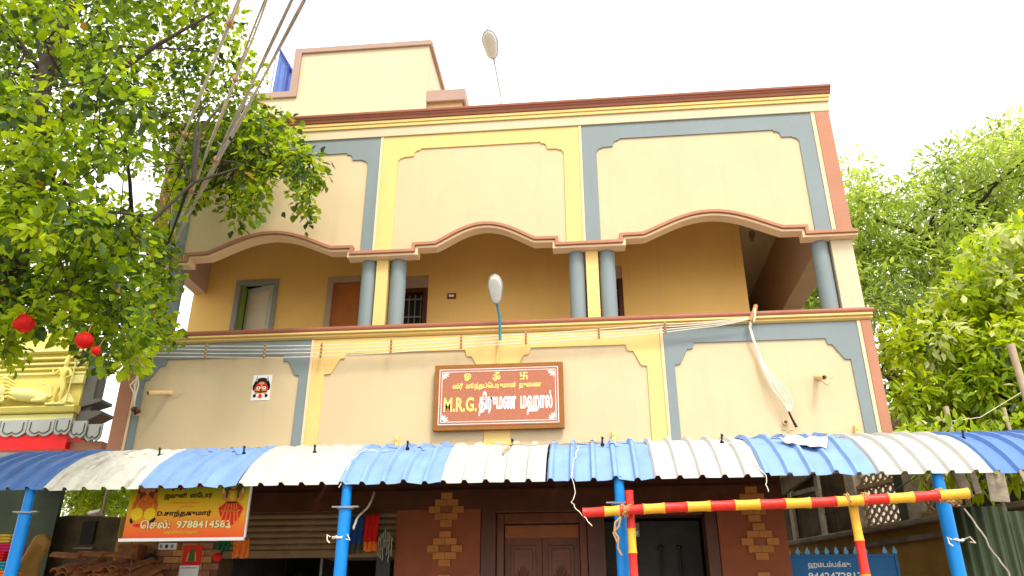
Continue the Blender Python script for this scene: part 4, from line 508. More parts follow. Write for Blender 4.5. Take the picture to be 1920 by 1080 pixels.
MB().box(-6.12, 2.25, 13.2, 13.3, 4.453, 7.697).box(-6.12, -6.0, YI + .153, 13.19, 4.453, 7.697).build('room_wall', 'greyint', hall)
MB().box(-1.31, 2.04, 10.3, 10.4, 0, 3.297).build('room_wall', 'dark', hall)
MB().tube([(2.78, 11.7, 7.695), (2.78, 11.7, 7.62)], .045, 12).tube([(2.78, 11.7, 7.62), (2.78, 11.7, 7.54)], .03, 10).build('bulb_holder', 'mauve', hall, True)

def frame(a, b, t, y, w, mt, parent, d=.10, z0=4.452):
    mb = MB().box(a, a + w, y, y + d, z0, t).box(b - w, b, y, y + d, z0, t).box(a + w + .001, b - w - .001, y, y + d, t - w, t)
    return mb.build('door_frame', mt, parent, bevel=.004)
# pale door standing ajar
dr = MB().box(0, .50, 0, .035, 0, 2.28).build('door', 'whitewood', hall, bevel=.004, label='pale grey door standing ajar')
dr.location = (-4.84, YI + .05, 4.47); dr.rotation_euler.z = rad(180 + -38); dr.rotation_euler.z = rad(180 - 17)
f = frame(-5.46, -4.76, 6.83, YI - .02, .075, 'greyframe', hall)
MB().box(-5.38, -5.33, YI + .04, YI + .14, 4.46, 6.75).build('door_lining', 'greenp', hall)
dp = MB().box(.06, .44, .036, .042, .12, 2.18).box(.06, .44, -.008, -.001, .12, 2.18).build('door_panel', 'ceil', dr)
# orange wood door
frame(-3.97, -3.29, 6.82, YI - .02, .09, 'beamp', hall)
dr = MB().box(-3.875, -3.385, YI + .04, YI + .08, 4.47, 6.72).build('door', 'orangewood', hall, label='orange wooden door behind the balcony columns')
MB().box(-3.80, -3.46, YI + .03, YI + .038, 5.7, 6.6).box(-3.80, -3.46, YI + .03, YI + .038, 4.6, 5.55).build('door_panel', 'orangewood', dr, bevel=.008)
# dark grille doors
for a, b, t in (ops[2], ops[3]):
    frame(a, b, t - .22, YI - .02, .07, 'wood', hall)
    MB().box(a, b, YI + .02, YI + .09, t - .218, t - .002).build('transom_panel', 'beamp', hall)
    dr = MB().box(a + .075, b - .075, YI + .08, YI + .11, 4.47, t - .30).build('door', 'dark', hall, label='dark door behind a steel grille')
    mb = MB()
    for i in range(6):
        xx = a + .11 + i * (b - a - .22) / 5
        mb.tube([(xx, YI + .045, 4.47), (xx, YI + .045, t - .32)], .009, 6)
    for zz in (4.9, 5.3, 5.7, 6.1, t - .4): mb.box(a + .08, b - .08, YI + .03, YI + .042, zz, zz + .02)
    mb.build('grille', 'steel', dr)
MB().box(-2.06, -1.93, YI - .03, YI - .001, 6.37, 6.45).build('switch_board', 'pbrown', hall)
MB().box(-2.035, -1.955, YI - .036, YI - .031, 6.39, 6.425).build('switch_plate', 'paper', hall)

# stair head on the roof
YT = 11.5
sh = MB().prism([(-6.0, 7.9), (-6.0, 10.90), (-5.22, 10.90), (-5.22, 11.88), (-2.70, 11.88), (-2.70, 7.9)], YT, YT + .15)
sh.box(-2.85, -2.70, YT + .153, 14.4, 7.9, 11.88)
sh.build('stair_head', 'cream2', hall)
mb = MB().prism([(-6.05, 10.84), (-6.05, 10.97), (-5.30, 10.97), (-5.30, 11.97), (-2.66, 11.97), (-2.66, 11.86), (-5.16, 11.86), (-5.16, 10.84)], YT - .05, YT - .002)
mb.build('stair_head_coping', 'mauve', hall, bevel=.005)
MB().box(-2.70, -2.64, YT - .002, 14.42, 11.86, 11.97).build('stair_head_coping', 'mauve', hall)
mb = MB().box(-2.697, -2.02, YT + .02, YT + .75, 10.62, 10.78).box(-2.697, -1.98, YT - .02, YT + .018, 10.56, 10.80).box(-2.018, -1.98, YT + .02, YT + .77, 10.56, 10.80)
mb.build('door_canopy', 'mauve', hall, bevel=.005)
MB().box(-2.698, -2.06, YT + .10, YT + .72, 9.2, 10.618).build('stair_head_porch', 'trim', hall)
MB().box(-3.34, -3.27, YT - .03, YT - .002, 8.4, 10.38).build('stair_head_pipe', 'paper', hall)
# blue shed sheet on the roof
sd = thing('roof_shed', 'blue metal sheeted gable standing on the roof behind the left parapet', 'shed', (-5.9, 12.3, 7.9))
MB().prism([(-6.16, 7.9), (-6.02, 12.72), (-5.52, 11.85), (-5.52, 7.9)], 12.3, 12.34).build('sheet', 'bluesheet', sd)
mb = MB()
for i in range(5):
    xx = -6.08 + i * .115
    mb.tube([(xx, 12.29, 7.9), (xx, 12.29, 12.55 - max(0, (xx + 6.02)) * 1.7)], .012, 6)
mb.build('sheet_rib', 'bluesheet', sd)
mb = MB().tube([(-6.02, 12.27, 12.74), (-5.52, 12.27, 11.87)], .028, 6).tube([(-5.76, 12.27, 7.9), (-5.76, 12.27, 12.27)], .025, 6).tube([(-5.52, 12.27, 7.9), (-5.52, 12.27, 11.87)], .025, 6)
mb.build('shed_frame', 'bluedark', sd)

# ---------------- ground floor
GY = 9.45
MB().box(-5.25, 2.18, GY + .02, YF + .16, 3.10, 3.398).build('ground_floor_beam', 'wood', hall)
MB().box(-5.24, 2.17, 9.435, 9.466, 3.02, 3.25).build('skylight_blocker', 'wood', hall)  # strip added along the wall to block skylight behind the awning
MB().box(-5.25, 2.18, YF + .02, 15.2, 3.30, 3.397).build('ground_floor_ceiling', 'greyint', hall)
for a, b in ((-2.30, -1.30), (1.42, 2.17)):
    MB().box(a, b, GY, GY + .4, 0, 3.099).build('brick_pier', 'wallbrown', hall)
MB().box(-5.25, -4.42, GY, GY + .4, 0, 3.099).build('brick_pier', 'mortar', hall)
br = MB().box(-.5, .5, -.012, .012, -.5, .5).mesh('brick', 'brick')
def brick(x, z, w, h, y=GY, mt=None, me=br):
    o = link('brick', me, hall); o.location = (x, y - .011, z); o.scale = (w, random.uniform(.8, 1.1), h)
    return o
def diamond(cx, cz):
    h = .073; w = .135
    for row, (n, skip) in enumerate([(1, None), (2, None), (3, 1), (2, None), (1, None)]):
        zz = cz + (2 - row) * (h + .006)
        for i in range(n):
            if skip is not None and i == skip:
                o = brick(cx, zz, w - .006, h, me=brd); continue
            brick(cx + (i - (n - 1) / 2) * (w + .004), zz, w, h)
brd = MB().box(-.5, .5, -.006, .010, -.5, .5).mesh('brick_brown', mat('brown_brick_paint', (.24, .075, .025), .65, .15, 9))
for c in ((-1.705, 3.02), (-1.71, 2.58), (1.865, 2.62), (1.83, 3.03), (-1.71, 2.10), (1.86, 2.1)): diamond(*c)
rb = MB().box(-.5, .5, -.012, .012, -.5, .5).mesh('brick_dull', 'rawbrick')
rb2 = MB().box(-.5, .5, -.012, .012, -.5, .5).mesh('brick_orange', mat('orange_dull_brick', (.46, .21, .06), .85, .2, 8))
for r in range(16):
    for i in range(5):
        xx = -5.25 + .10 + i * .2 + (r % 2) * .1 - .05
        if xx < -5.2 or xx > -4.46: continue
        brick(xx, 1.86 + r * .078, .19, .068, me=rb2 if random.random() < .3 else rb)
# main double door
mb = MB().box(-1.298, -1.12, GY + .01, GY + .3, 0, 3.098).box(-.06, .14, GY + .01, GY + .3, 0, 3.098).box(-1.118, -.062, GY + .01, GY + .3, 2.98, 3.098)
mb.build('door_surround', 'wood', hall, bevel=.01)
mb = MB().box(-1.117, -1.03, GY + .06, GY + .25, 0, 2.978).box(-.15, -.063, GY + .06, GY + .25, 0, 2.978).box(-1.028, -.152, GY + .06, GY + .25, 2.86, 2.978)
mb.build('door_frame', 'wood2', hall, bevel=.008)
for a, b in ((-1.026, -.592), (-.588, -.154)):
    d_ = MB().box(a, b, GY + .14, GY + .18, .03, 2.858).build('door', 'wood2', hall, bevel=.004, label='carved dark wood leaf of the main door')
    mb = MB()
    for z0, z1 in ((2.08, 2.62), (1.3, 2.0), (.3, 1.2)):
        mb.box(a + .07, b - .07, GY + .122, GY + .139, z0, z1)
        mb.box(a + .11, b - .11, GY + .108, GY + .121, z0 + .04, z1 - .04)
    mb.build('door_panel', 'wood2', d_, bevel=.008)
    cx = (a + b) / 2
    mb = MB()
    for k in range(7):
        an = rad(-60 + k * 20)
        mb.tube([(cx, GY + .105, 2.2), (cx + math.sin(an) * .07, GY + .098, 2.2 + math.cos(an) * .11), (cx + math.sin(an) * .10, GY + .105, 2.2 + math.cos(an) * .20)], [.004, .013, .002], 6)
    mb.build('carving', 'wood2', d_, True)
MB().box(-1.02, -.16, GY + .10, GY + .14, 2.70, 2.84).build('door_rail', 'varnish', hall, label='orange varnished top rail of the main door')
# glazed dark opening right of the door
mb = MB().box(1.28, 1.418, GY + .01, GY + .3, 0, 3.098).box(.143, 1.278, GY + .02, GY + .3, 2.93, 3.098)
mb.build('opening_frame', 'wood', hall, bevel=.01)
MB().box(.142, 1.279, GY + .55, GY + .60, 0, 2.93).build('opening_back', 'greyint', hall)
for x in (.80, 1.02):
    MB().tube([(x, GY + .5, 1.2), (x, GY + .5, 2.6)], .012, 8).ball((x, GY + .5, 2.62), .03).build('window_bar', 'blackm', hall, True)
for x, z in ((.40, 2.70), (.53, 2.80)):
    o = MB().box(x - .03, x + .03, GY + .46, GY + .5, z - .06, z + .1).build('notice_strip', 'cloth_g', hall)
    MB().prism([(x - .06, z - .03), (x - .02, z + .0), (x + .02, z + .01), (x, z - .05)], GY + .445, GY + .455).build('white_bird_sticker', 'paper', hall)
# shop front left: shutter box slats
SX0, SX1 = -4.40, -2.305
for k in range(7):
    z = 3.09 - (k + 1) * .072
    n = 6
    pl_ = [(GY + .06 - .018 * math.sin(math.pi * i / n), z + .003 + .066 * i / n) for i in range(n + 1)] + [(GY + .075, z + .069), (GY + .075, z + .003)]
    MB().prismx(pl_, SX0, SX1).build('shutter_slat', 'shutter', hall)
mb = MB().box(SX0, SX1, GY + .03, GY + .10, 2.50, 2.582).box(-3.72, -3.56, GY + .015, GY + .03, 2.53, 2.55).box(-3.0, -2.96, GY + .015, GY + .03, 2.52, 2.56)
mb.build('shutter_rail', 'shutter', hall, bevel=.004)
# walls of the rooms behind
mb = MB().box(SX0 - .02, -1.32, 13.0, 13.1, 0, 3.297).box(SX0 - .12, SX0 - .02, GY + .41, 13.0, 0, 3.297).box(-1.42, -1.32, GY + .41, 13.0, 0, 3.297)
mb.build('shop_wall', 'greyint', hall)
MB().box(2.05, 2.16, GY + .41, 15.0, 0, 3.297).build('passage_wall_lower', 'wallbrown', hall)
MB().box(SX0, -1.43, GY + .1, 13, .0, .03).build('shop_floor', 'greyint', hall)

# drain spouts of the parapet
mb = MB()
def pipe(p0, p1, r, parent, mt='pvc', name='drain_spout', label=None):
    p0, p1 = Vector(p0), Vector(p1); t = (p1 - p0).normalized(); n = 16
    mb = MB(); u = t.orthogonal().normalized(); w = t.cross(u)
    ring = lambda p, rr: [p + (u * math.cos(2 * math.pi * j / n) + w * math.sin(2 * math.pi * j / n)) * rr for j in range(n)]
    vs = ring(p0, r) + ring(p1, r) + ring(p1, r * .78) + ring(p0 + t * .02, r * .78)
    fs = []
    for k in range(3):
        for j in range(n): fs.append((k * n + j, k * n + (j + 1) % n, (k + 1) * n + (j + 1) % n, (k + 1) * n + j))
    fs.append([3 * n + j for j in range(n)])
    o = mb.add(vs, fs).build(name, mt, parent, True)
    if label: o['label'] = label
    return o
pipe((-5.42, YF + .03, 4.58), (-5.53, YF - .36, 4.465), .033, hall, label='long cream drain spout at left')
pipe((2.78, YF + .03, 4.545), (2.81, YF - .22, 4.455), .034, hall, label='short drain spout at right')
pipe((2.34, YF + .03, 3.98), (2.33, YF - .06, 3.97), .028, hall)
pipe((-5.83, YF + .03, 4.29), (-5.80, YF - .10, 4.28), .03, hall)
def patch(cx, cz, r, seed):
    R = random.Random(seed)
    n = 15; poly = [(cx + math.cos(2 * math.pi * i / n) * r * R.uniform(.6, 1.2), cz + math.sin(2 * math.pi * i / n) * r * R.uniform(.6, 1.2)) for i in range(n)]
    MB().prism(poly, YF - .006, YF - .001).build('plaster_patch', 'cream', hall, bevel=.003)
patch(-5.35, 4.60, .12, 1); patch(2.87, 4.53, .10, 2); patch(2.36, 3.93, .08, 3)
for x, z in ((-2.36, 3.70), (.30, 3.70), (3.13, 3.70)):
    MB().box(x - .022, x + .022, YF - .05, YF - .003, z, z + .22).tube([(x, YF - .06, z + .17), (x, YF - .04, z + .17)], .012, 8).build('awning_bracket', 'yellow', hall, bevel=.003)

# ------------------------------------------------------------- name board
sb = thing('name_board', 'brown granite name board with gold and white lettering mounted between yellow borders', 'sign', (-1.1, YF - .05, 3.92))
k = 1.0
BX0, BX1, BZ0, BZ1 = -1.905, -.285, 3.955, 4.80
BY = YF - .10
MB().box(BX0, BX1, BY, YF - .037, BZ0, BZ1).build('board', 'signedge', sb, bevel=.006)
MB().box(BX0 + .055, BX1 - .055, BY - .005, BY - .0005, BZ0 + .055, BZ1 - .055).build('panel', 'signred', sb)
def rect_line(x0, x1, z0, z1, w, y, mt, name='border_line'):
    mb = MB().box(x0, x1, y - .003, y, z0, z0 + w).box(x0, x1, y - .003, y, z1 - w, z1).box(x0, x0 + w, y - .003, y, z0 + w + .0005, z1 - w - .0005).box(x1 - w, x1, y - .003, y, z0 + w + .0005, z1 - w - .0005)
    return mb.build(name, mt, sb)
FY = BY - .006
rect_line(BX0 + .065, BX1 - .065, BZ0 + .07, BZ1 - .065, .007, FY, 'letterw')
rect_line(BX0 + .095, BX1 - .095, BZ0 + .10, BZ1 - .095, .007, FY, 'letterw')
for sx in (0, 1):
    for sz in (0, 1):
        cx = BX0 + .115 if sx == 0 else BX1 - .115; cz = BZ0 + .12 if sz == 0 else BZ1 - .115
        mb = MB(); dx = 1 if sx == 0 else -1; dz = 1 if sz == 0 else -1
        for a in (5, 30, 60, 85):
            for q in (.5, 1.0):
                L = .085 * q; ca, sa = math.cos(rad(a)) * dx, math.sin(rad(a)) * dz
                px_, pz_ = -sa, ca
                mb.prism([(cx + ca * .02 * q, cz + sa * .02 * q), (cx + ca * L * .6 + px_ * .011, cz + sa * L * .6 + pz_ * .011), (cx + ca * L, cz + sa * L), (cx + ca * L * .6 - px_ * .011, cz + sa * L * .6 - pz_ * .011)], FY - .003 - .0004 * q, FY)
        mb.build('corner_ornament', 'letterw', sb)
LY = FY
lettering('lettering', 'ஓ', -1.53, -1.44, 4.58, 4.68, LY, 'lettery', sb, .05)
lettering('lettering', 'ॐ', -1.17, -1.07, 4.57, 4.69, LY, 'lettery', sb, .05)
# auspicious emblem, arms turning clockwise
ex, ez, es, ew = -.775, 4.625, .047, .015
mb = MB().box(ex - ew / 2, ex + ew / 2, LY - .003, LY, ez - es, ez + es)
mb.box(ex - es, ex - ew / 2 - .0003, LY - .003, LY, ez - ew / 2, ez + ew / 2).box(ex + ew / 2 + .0003, ex + es, LY - .003, LY, ez - ew / 2, ez + ew / 2)
mb.box(ex + ew / 2 + .0003, ex + es, LY - .003, LY, ez + es - ew, ez + es).box(ex - es, ex - ew / 2 - .0003, LY - .003, LY, ez - es, ez - es + ew)
mb.box(ex - es, ex - es + ew, LY - .003, LY, ez + ew / 2 + .0003, ez + es).box(ex + es - ew, ex + es, LY - .003, LY, ez - es, ez - ew / 2 - .0003)
mb.build('emblem', 'lettery', sb)
lettering('lettering', 'ஸ்ரீ  கூத்தப்பெருமாள்  துணை'.replace('பெ', 'ெப').replace('ணை', 'ைண'), -1.67, -.56, 4.455, 4.555, LY, 'lettery', sb, .07)
lettering('lettering', 'M.R.G.', -1.775, -1.36, 4.185, 4.37, LY, 'lettery', sb, .055)
lettering('lettering', 'திருமண  மஹால்', -1.335, -.425, 4.125, 4.44, LY, 'letterw', sb, .075)

# mask poster pasted on the wall
ps = thing('mask_poster', 'white paper poster of a horned red demon mask pasted on the lower left wall', 'poster', (-4.2, YF - .004, 4.43))
MB().box(-4.325, -4.075, YF - .006, YF - .002, 4.435, 4.775).build('paper', 'paper', ps)
def flat(polys, y, parent, name, mt):
    mb = MB()
    for p in polys: mb.prism(p, y - .0012, y)
    return mb.build(name, mt, parent)
PY = YF - .0062
cx = -4.20
MK0 = set(bpy.data.meshes)
flat([ell(cx, 4.655, .092, .075, 18), ell(cx - .083, 4.62, .02, .04), ell(cx + .083, 4.62, .02, .04)], PY, ps, 'hair', 'black')
flat([[(cx - .078, 4.69), (cx - .062, 4.755), (cx - .05, 4.69)], [(cx + .078, 4.69), (cx + .062, 4.755), (cx + .05, 4.69)]], PY - .0013, ps, 'horn', 'lampm')
flat([ell(cx, 4.595, .078, .085, 20)], PY - .0013, ps, 'face', 'pred')
flat([ell(cx - .033, 4.572, .033, .045, 16), ell(cx + .033, 4.572, .033, .045, 16), ell(cx, 4.60, .014, .05, 12), ell(cx, 4.665, .035, .016, 12)], PY - .0026, ps, 'cheeks', 'flesh')
flat([ell(cx - .034, 4.612, .022, .016, 14), ell(cx + .034, 4.612, .022, .016, 14)], PY - .0039, ps, 'eye', 'paper')
flat([ell(cx - .033, 4.611, .007, .009, 10), ell(cx + .033, 4.611, .007, .009, 10), [(cx - .068, 4.628), (cx - .03, 4.640), (cx - .004, 4.622), (cx - .03, 4.632)], [(cx + .068, 4.628), (cx + .03, 4.640), (cx + .004, 4.622), (cx + .03, 4.632)], [(cx - .066, 4.565), (cx, 4.552), (cx + .066, 4.565), (cx + .07, 4.578), (cx, 4.566), (cx - .07, 4.578)]], PY - .0052, ps, 'pupil', 'black')
flat([ell(cx, 4.525, .052, .022, 16)], PY - .0052, ps, 'mouth', 'paper')
flat([ell(cx, 4.518, .02, .026, 12)], PY - .0065, ps, 'tongue', 'pred')
flat([ell(cx - .068, 4.52, .018, .02), ell(cx + .068, 4.52, .018, .02)], PY - .0013, ps, 'ear', 'black')

for m_ in set(bpy.data.meshes) - MK0:
    for v in m_.vertices: v.co.x = cx + (v.co.x - cx) * 1.16; v.co.z = 4.60 + (v.co.z - 4.60) * 1.16 - .012

# ------------------------------------------------------------- awning
aw = thing('awning', 'long curved corrugated awning of alternating blue and white sheets along the hall front', 'awning', (-1, 7.05, 0))
CYc, CZc, RA = 8.42, 1.62, 1.87
def sheet_mesh(name, mt, wob):
    W = .955; ribs = 5; pitch = W / ribs
    us = []; hs = []
    for k in range(ribs):
        b = k * pitch
        for u, h in ((0, 0), (.018, .034), (.045, .034), (.063, 0)):
            us.append(b + u - .0315); hs.append(h)
        us.append(b + .115); hs.append(0.0); 
    us.append(ribs * pitch - .0315 - .012); hs.append(0.0)
    a0 = math.acos((7.05 - CYc) / RA); a1 = math.acos((9.06 - CYc) / RA); n = 60
    mb = MB(); nu = len(us); vs = []
    rows = []
    for i in range(n + 1):
        a = a0 + (a1 - a0) * i / n; da = .0050
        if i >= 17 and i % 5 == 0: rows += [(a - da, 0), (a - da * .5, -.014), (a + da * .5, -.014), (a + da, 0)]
        else: rows.append((a, 0))
    n = len(rows) - 1
    for i, (a, crimp) in enumerate(rows):
        for u, h in zip(us, hs):
            rr = RA + h + (crimp if h < .01 else 0) + wob * .006 * noise.noise(Vector((u * 6, i * .12, wob * 7)))
            vs.append((u, CYc + rr * math.cos(a), CZc + rr * math.sin(a)))
    fs = [(i * nu + j, i * nu + j + 1, (i + 1) * nu + j + 1, (i + 1) * nu + j) for i in range(n) for j in range(nu - 1)]
    mb.add(vs, fs)
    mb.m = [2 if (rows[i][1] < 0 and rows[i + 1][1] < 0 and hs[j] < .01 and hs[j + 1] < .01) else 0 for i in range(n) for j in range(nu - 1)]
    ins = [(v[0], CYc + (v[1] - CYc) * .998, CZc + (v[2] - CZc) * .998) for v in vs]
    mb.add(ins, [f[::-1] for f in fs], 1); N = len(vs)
    mb.add([vs[j] for j in range(nu)] + [ins[j] for j in range(nu)], [(j, j + nu, j + 1 + nu, j + 1) for j in range(nu - 1)], 0)
    mb.add([(0, 9.03, 3.372), (W, 9.03, 3.372), (W, 9.47, 3.392), (0, 9.47, 3.392), (0, 9.03, 3.376), (W, 9.03, 3.376), (W, 9.47, 3.396), (0, 9.47, 3.396)], [(0, 3, 2, 1), (4, 5, 6, 7), (0, 1, 5, 4), (1, 2, 6, 5), (2, 3, 7, 6), (3, 0, 4, 7)], 1)  # unseen flat strip added behind the vault to keep skylight out
    me = mb.mesh(name, [mt, 'undershade', 'groove'])
    return me
SM = {}
tilt = [(.0, 0), (.2, -.004), (-.1, .003), (.1, .002), (-.2, -.003), (.1, 0), (0, .003), (.15, -.002), (-.1, .002), (.1, 0), (0, 0), (0, 0)]
sheets = {-2: 'white', -1: 'blue2', 0: 'white2', 1: 'blue', 2: 'white', 3: 'blue', 4: 'white', 5: 'blue', 6: 'white', 7: 'blue', 8: 'white', 9: 'blue2'}
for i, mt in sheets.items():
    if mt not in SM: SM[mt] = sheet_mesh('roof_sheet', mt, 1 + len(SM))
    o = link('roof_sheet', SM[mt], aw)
    lift = .003 * (i % 2)
    o.location = (-5.08 + .943 * i, random.uniform(-.02, .02), lift + random.uniform(-.006, .006))
    o.rotation_euler.z = rad(random.uniform(-.35, .35) * .3)
    if i == 0: o['label'] = 'white sheet streaked with black grime'
def on_roof(x, y, up=0):
    return (x, y, CZc + math.sqrt((RA + up) ** 2 - (y - CYc) ** 2))
for x, y in ((-4.35, 7.62), (-3.46, 7.62), (-2.72, 7.60), (-1.80, 7.68), (-.75, 7.66), (.13, 7.66), (1.27, 7.66), (3.45, 7.6)):
    p = Vector(on_roof(x, y, 0)); q = p + Vector((0.0, -.02, .09)); 
    MB().tube([p, q, q + Vector((.012, -.004, -.02))], .010, 7).tube([p + Vector((0, -.006, .012)), p + Vector((0, .004, .02))], .02, 8).build('hook_bolt', 'blackm', aw, True)
# supporting pipes: posts with a collar, rafters, purlins
for x in (-5.28, -2.21, .25, 2.95):
    o = MB().tube([(x, 7.12, 0), (x, 7.12, 2.69)], .056, 20).build('post', 'post', aw, True)
    MB().tube([(x, 7.12, 2.69), (x, 7.12, 2.93)], .044, 16).build('post_sleeve', 'post', o, True)
    MB().tube([(x, 7.12, 2.69), (x, 7.12, 2.702)], .078, 16).box(x - .12, x + .12, 7.10, 7.14, 2.702, 2.714).build('collar', 'steel', o)
    pts = [on_roof(x, 7.09 + t * 1.9, -.055) for t in [i / 12 for i in range(13)]]
    MB().tube(pts, .022, 8).build('rafter', 'post', aw, True)
for y in (7.2, 7.7, 8.35, 8.9):
    z = on_roof(0, y, -.045)[2]
    MB().tube([(-6.9, y, z), (4.5, y, z)], .02, 8).build('purlin', 'blackm', aw, True)

# scraps of string on the roof
def string(pts, r, mt, label, cat='string', name='string'):
    P = [Vector(p) for p in pts]; out = []
    for i in range(len(P) - 1):
        for t in (0, .25, .5, .75): out.append(P[i].lerp(P[i + 1], t) + Vector((random.uniform(-.008, .008), random.uniform(-.005, .005), random.uniform(-.008, .008))))
    out.append(P[-1]); o = MB().tube(out, r, 6).build(name, mt, None, True)
    return tag(o, label, cat)
string([on_roof(-2.72, 7.6, .05), on_roof(-2.45, 7.58, .03), on_roof(-2.2, 7.55, .04), on_roof(-1.98, 7.6, .02)], .004, 'cable', 'thin grey string trailing from a bolt on the third sheet from left')
string([on_roof(-2.2, 7.55, .04), on_roof(-2.25, 7.35, .04), on_roof(-2.24, 7.2, .03), (-2.25, 7.0, 2.86)], .003, 'cable', 'knotted string hanging over the awning edge at the left middle post')
string([on_roof(-.98, 7.72, .045), on_roof(-.85, 7.66, .03), on_roof(-.70, 7.62, .04), on_roof(-.35, 7.6, .04), on_roof(.13, 7.66, .04)], .004, 'rope', 'string stretched over the middle white sheet to the blue sheet')
string([on_roof(-.75, 7.64, .05), on_roof(-.8, 7.48, .03), on_roof(-.82, 7.42, .02)], .009, 'rope', 'short frayed rope knot on the middle white sheet')
string([on_roof(-.1, 7.5, .04), on_roof(-.14, 7.25, .03), (-.16, 7.0, 2.92), (-.13, 6.98, 2.78), (-.17, 6.97, 2.70), (-.11, 6.85, 2.60), (-.0, 6.78, 2.47)], .0035, 'cable', 'pale string dangling from the awning beside the left end of the striped pole')
string([on_roof(1.27, 7.66, .04), on_roof(1.40, 7.35, .04), (1.50, 7.02, 2.9), (1.49, 7.0, 2.80), (1.50, 7.0, 2.76)], .004, 'cable', 'string running down the fourth white sheet and hanging in a knot')

# pale cloth lying on a blue sheet
n = 11; mb = MB(); vs = []
for i in range(n):
    for j in range(n):
        u, v = i / (n - 1) - .5, j / (n - 1) - .5
        x = 1.98 + u * .40 + v * .10; y = 7.50 + v * .26 - u * .12
        w = 1 - .5 * abs(v) * (1 + math.sin(u * 9))
        x = 1.98 + (x - 1.98) * w; 
        p = on_roof(x, y, .045); vs.append((p[0], p[1], p[2] + .035 * noise.noise(Vector((x * 14, y * 14, 2))) + .012))
fs = [(i * n + j, i * n + j + 1, (i + 1) * n + j + 1, (i + 1) * n + j) for i in range(n - 1) for j in range(n - 1)]
cl = mb.add(vs, fs).build('rag', 'cloth_w', None, True); tag(cl, 'crumpled pale pink rag lying on the right blue roof sheet', 'rag')
so = cl.modifiers.new('s', 'SOLIDIFY'); so.thickness = .006

# ------------------------------------------------------------- striped bamboo frame
bf = thing('bamboo_frame', 'red and yellow striped bamboo rail on two uprights tied in front of the awning posts', 'bamboo frame', (1.2, 6.9, 0))
def bamboo(p0, p1, r, segs, name, first=0, label=None):
    p0, p1 = Vector(p0), Vector(p1); tot = sum(segs); acc = 0
    mb = MB(); n = 18; axis = (p1 - p0); up = axis.normalized().orthogonal().normalized(); w = axis.normalized().cross(up)
    rings = []; mis = []
    for k, L in enumerate(segs):
        a, b = acc / tot, (acc + L) / tot; acc += L
        for t, q in ((0, 1.10), (.05, 1.02), (.2, .97), (.5, .95), (.8, .97), (.94, 1.03), (1, 1.12)):
            rings.append((a + (b - a) * t, q)); mis.append((k + first) % 2)
    vs = []
    for i, (t, q) in enumerate(rings):
        c = p0.lerp(p1, t) + Vector((0, 0, .008 * math.sin(t * 7)))
        vs += [c + (up * math.cos(2 * math.pi * j / n) + w * math.sin(2 * math.pi * j / n)) * r * q for j in range(n)]
    b0 = len(mb.v); mb.v += [tuple(v) for v in vs]
    for i in range(len(rings) - 1):
        for j in range(n):
            mb.f.append([i * n + j, i * n + (j + 1) % n, (i + 1) * n + (j + 1) % n, (i + 1) * n + j]); mb.m.append(mis[i])
    mb.f.append(list(range(n))[::-1]); mb.m.append(mis[0]); mb.f.append(list(range((len(rings) - 1) * n, len(rings) * n))); mb.m.append(mis[-1])
    return mb.build(name, ['red', 'yel'], bf, True, label=label)
bamboo((-.075, 6.85, 2.585), (3.045, 6.85, 2.69), .042, [.185, .13, .20, .18, .19, .19, .205, .205, .21, .205, .21, .215, .205, .205, .205, .235], 'rail', 0)
bamboo((.325, 6.95, 2.78), (.33, 6.94, 0), .036, [.32, .20, .20, .22, .22, .22, .22, .22, .22, .22, .22, .3], 'upright', 0)
bamboo((2.16, 6.95, 2.64), (2.17, 6.92, 0), .037, [.30, .26, .26, .26, .26, .26, .26, .26, .26, .26], 'upright', 1)
def lashing(c, ax, r, turns, rr, name='lashing', mt='rope'):
    c = Vector(c); ax = Vector(ax).normalized(); u = ax.orthogonal().normalized(); w = ax.cross(u); pts = []
    for i in range(turns * 12 + 1):
        a = 2 * math.pi * i / 12; pts.append(c + ax * ((i / (turns * 12) - .5) * turns * rr * 2.1 + .006 * math.sin(i)) + (u * math.cos(a) + w * math.sin(a)) * (r + .004 * math.sin(i * 2.3)))
    return MB().tube(pts, rr, 6).build(name, mt, bf, True)
lashing((.27, 6.87, 2.60), (.9, 0, .4), .055, 3, .007); lashing((.29, 6.87, 2.60), (-.5, 0, .9), .060, 3, .007)
lashing((2.10, 6.86, 2.66), (1, 0, .2), .050, 2, .007); lashing((2.23, 6.86, 2.665), (1, 0, -.2), .050, 3, .007)
lashing((2.83, 6.87, 2.685), (1, 0, .3), .052, 5, .007); lashing((2.93, 6.92, 2.66), (.3, 0, 1), .075, 3, .006)
MB().tube([(.24, 6.84, 2.55), (.19, 6.82, 2.50), (.18, 6.82, 2.43), (.21, 6.82, 2.38), (.20, 6.82, 2.30), (.23, 6.82, 2.24)], .009, 6).tube([(.24, 6.84, 2.55), (.22, 6.82, 2.47), (.17, 6.82, 2.42), (.20, 6.82, 2.34)], .008, 6).build('rope_end', 'rope', bf, True)
def tie(x, z, label):
    P = [(x + .066 * math.cos(a_), 7.12 + .066 * math.sin(a_), z + .01 * math.sin(a_ * 2 + i_)) for i_, a_ in enumerate([q_ * .6 for q_ in range(22)])] + [(x + .09, 7.05, z + .02), (x + .12, 7.04, z - .03), (x + .08, 7.04, z - .02)]
    o = MB().tube(P, .005, 6).tube([(x - .06, 7.04, z), (x - .09, 7.04, z + .02), (x - .085, 7.04, z - .03), (x - .06, 7.04, z - .05)], .006, 6).build('string_tie', 'cable', None, True)
    tag(o, label, 'string')
tie(-2.24, 2.44, 'grey string knotted round the blue post beside the shop opening')
tie(2.98, 2.36, 'wire loop tied round the rightmost blue post')
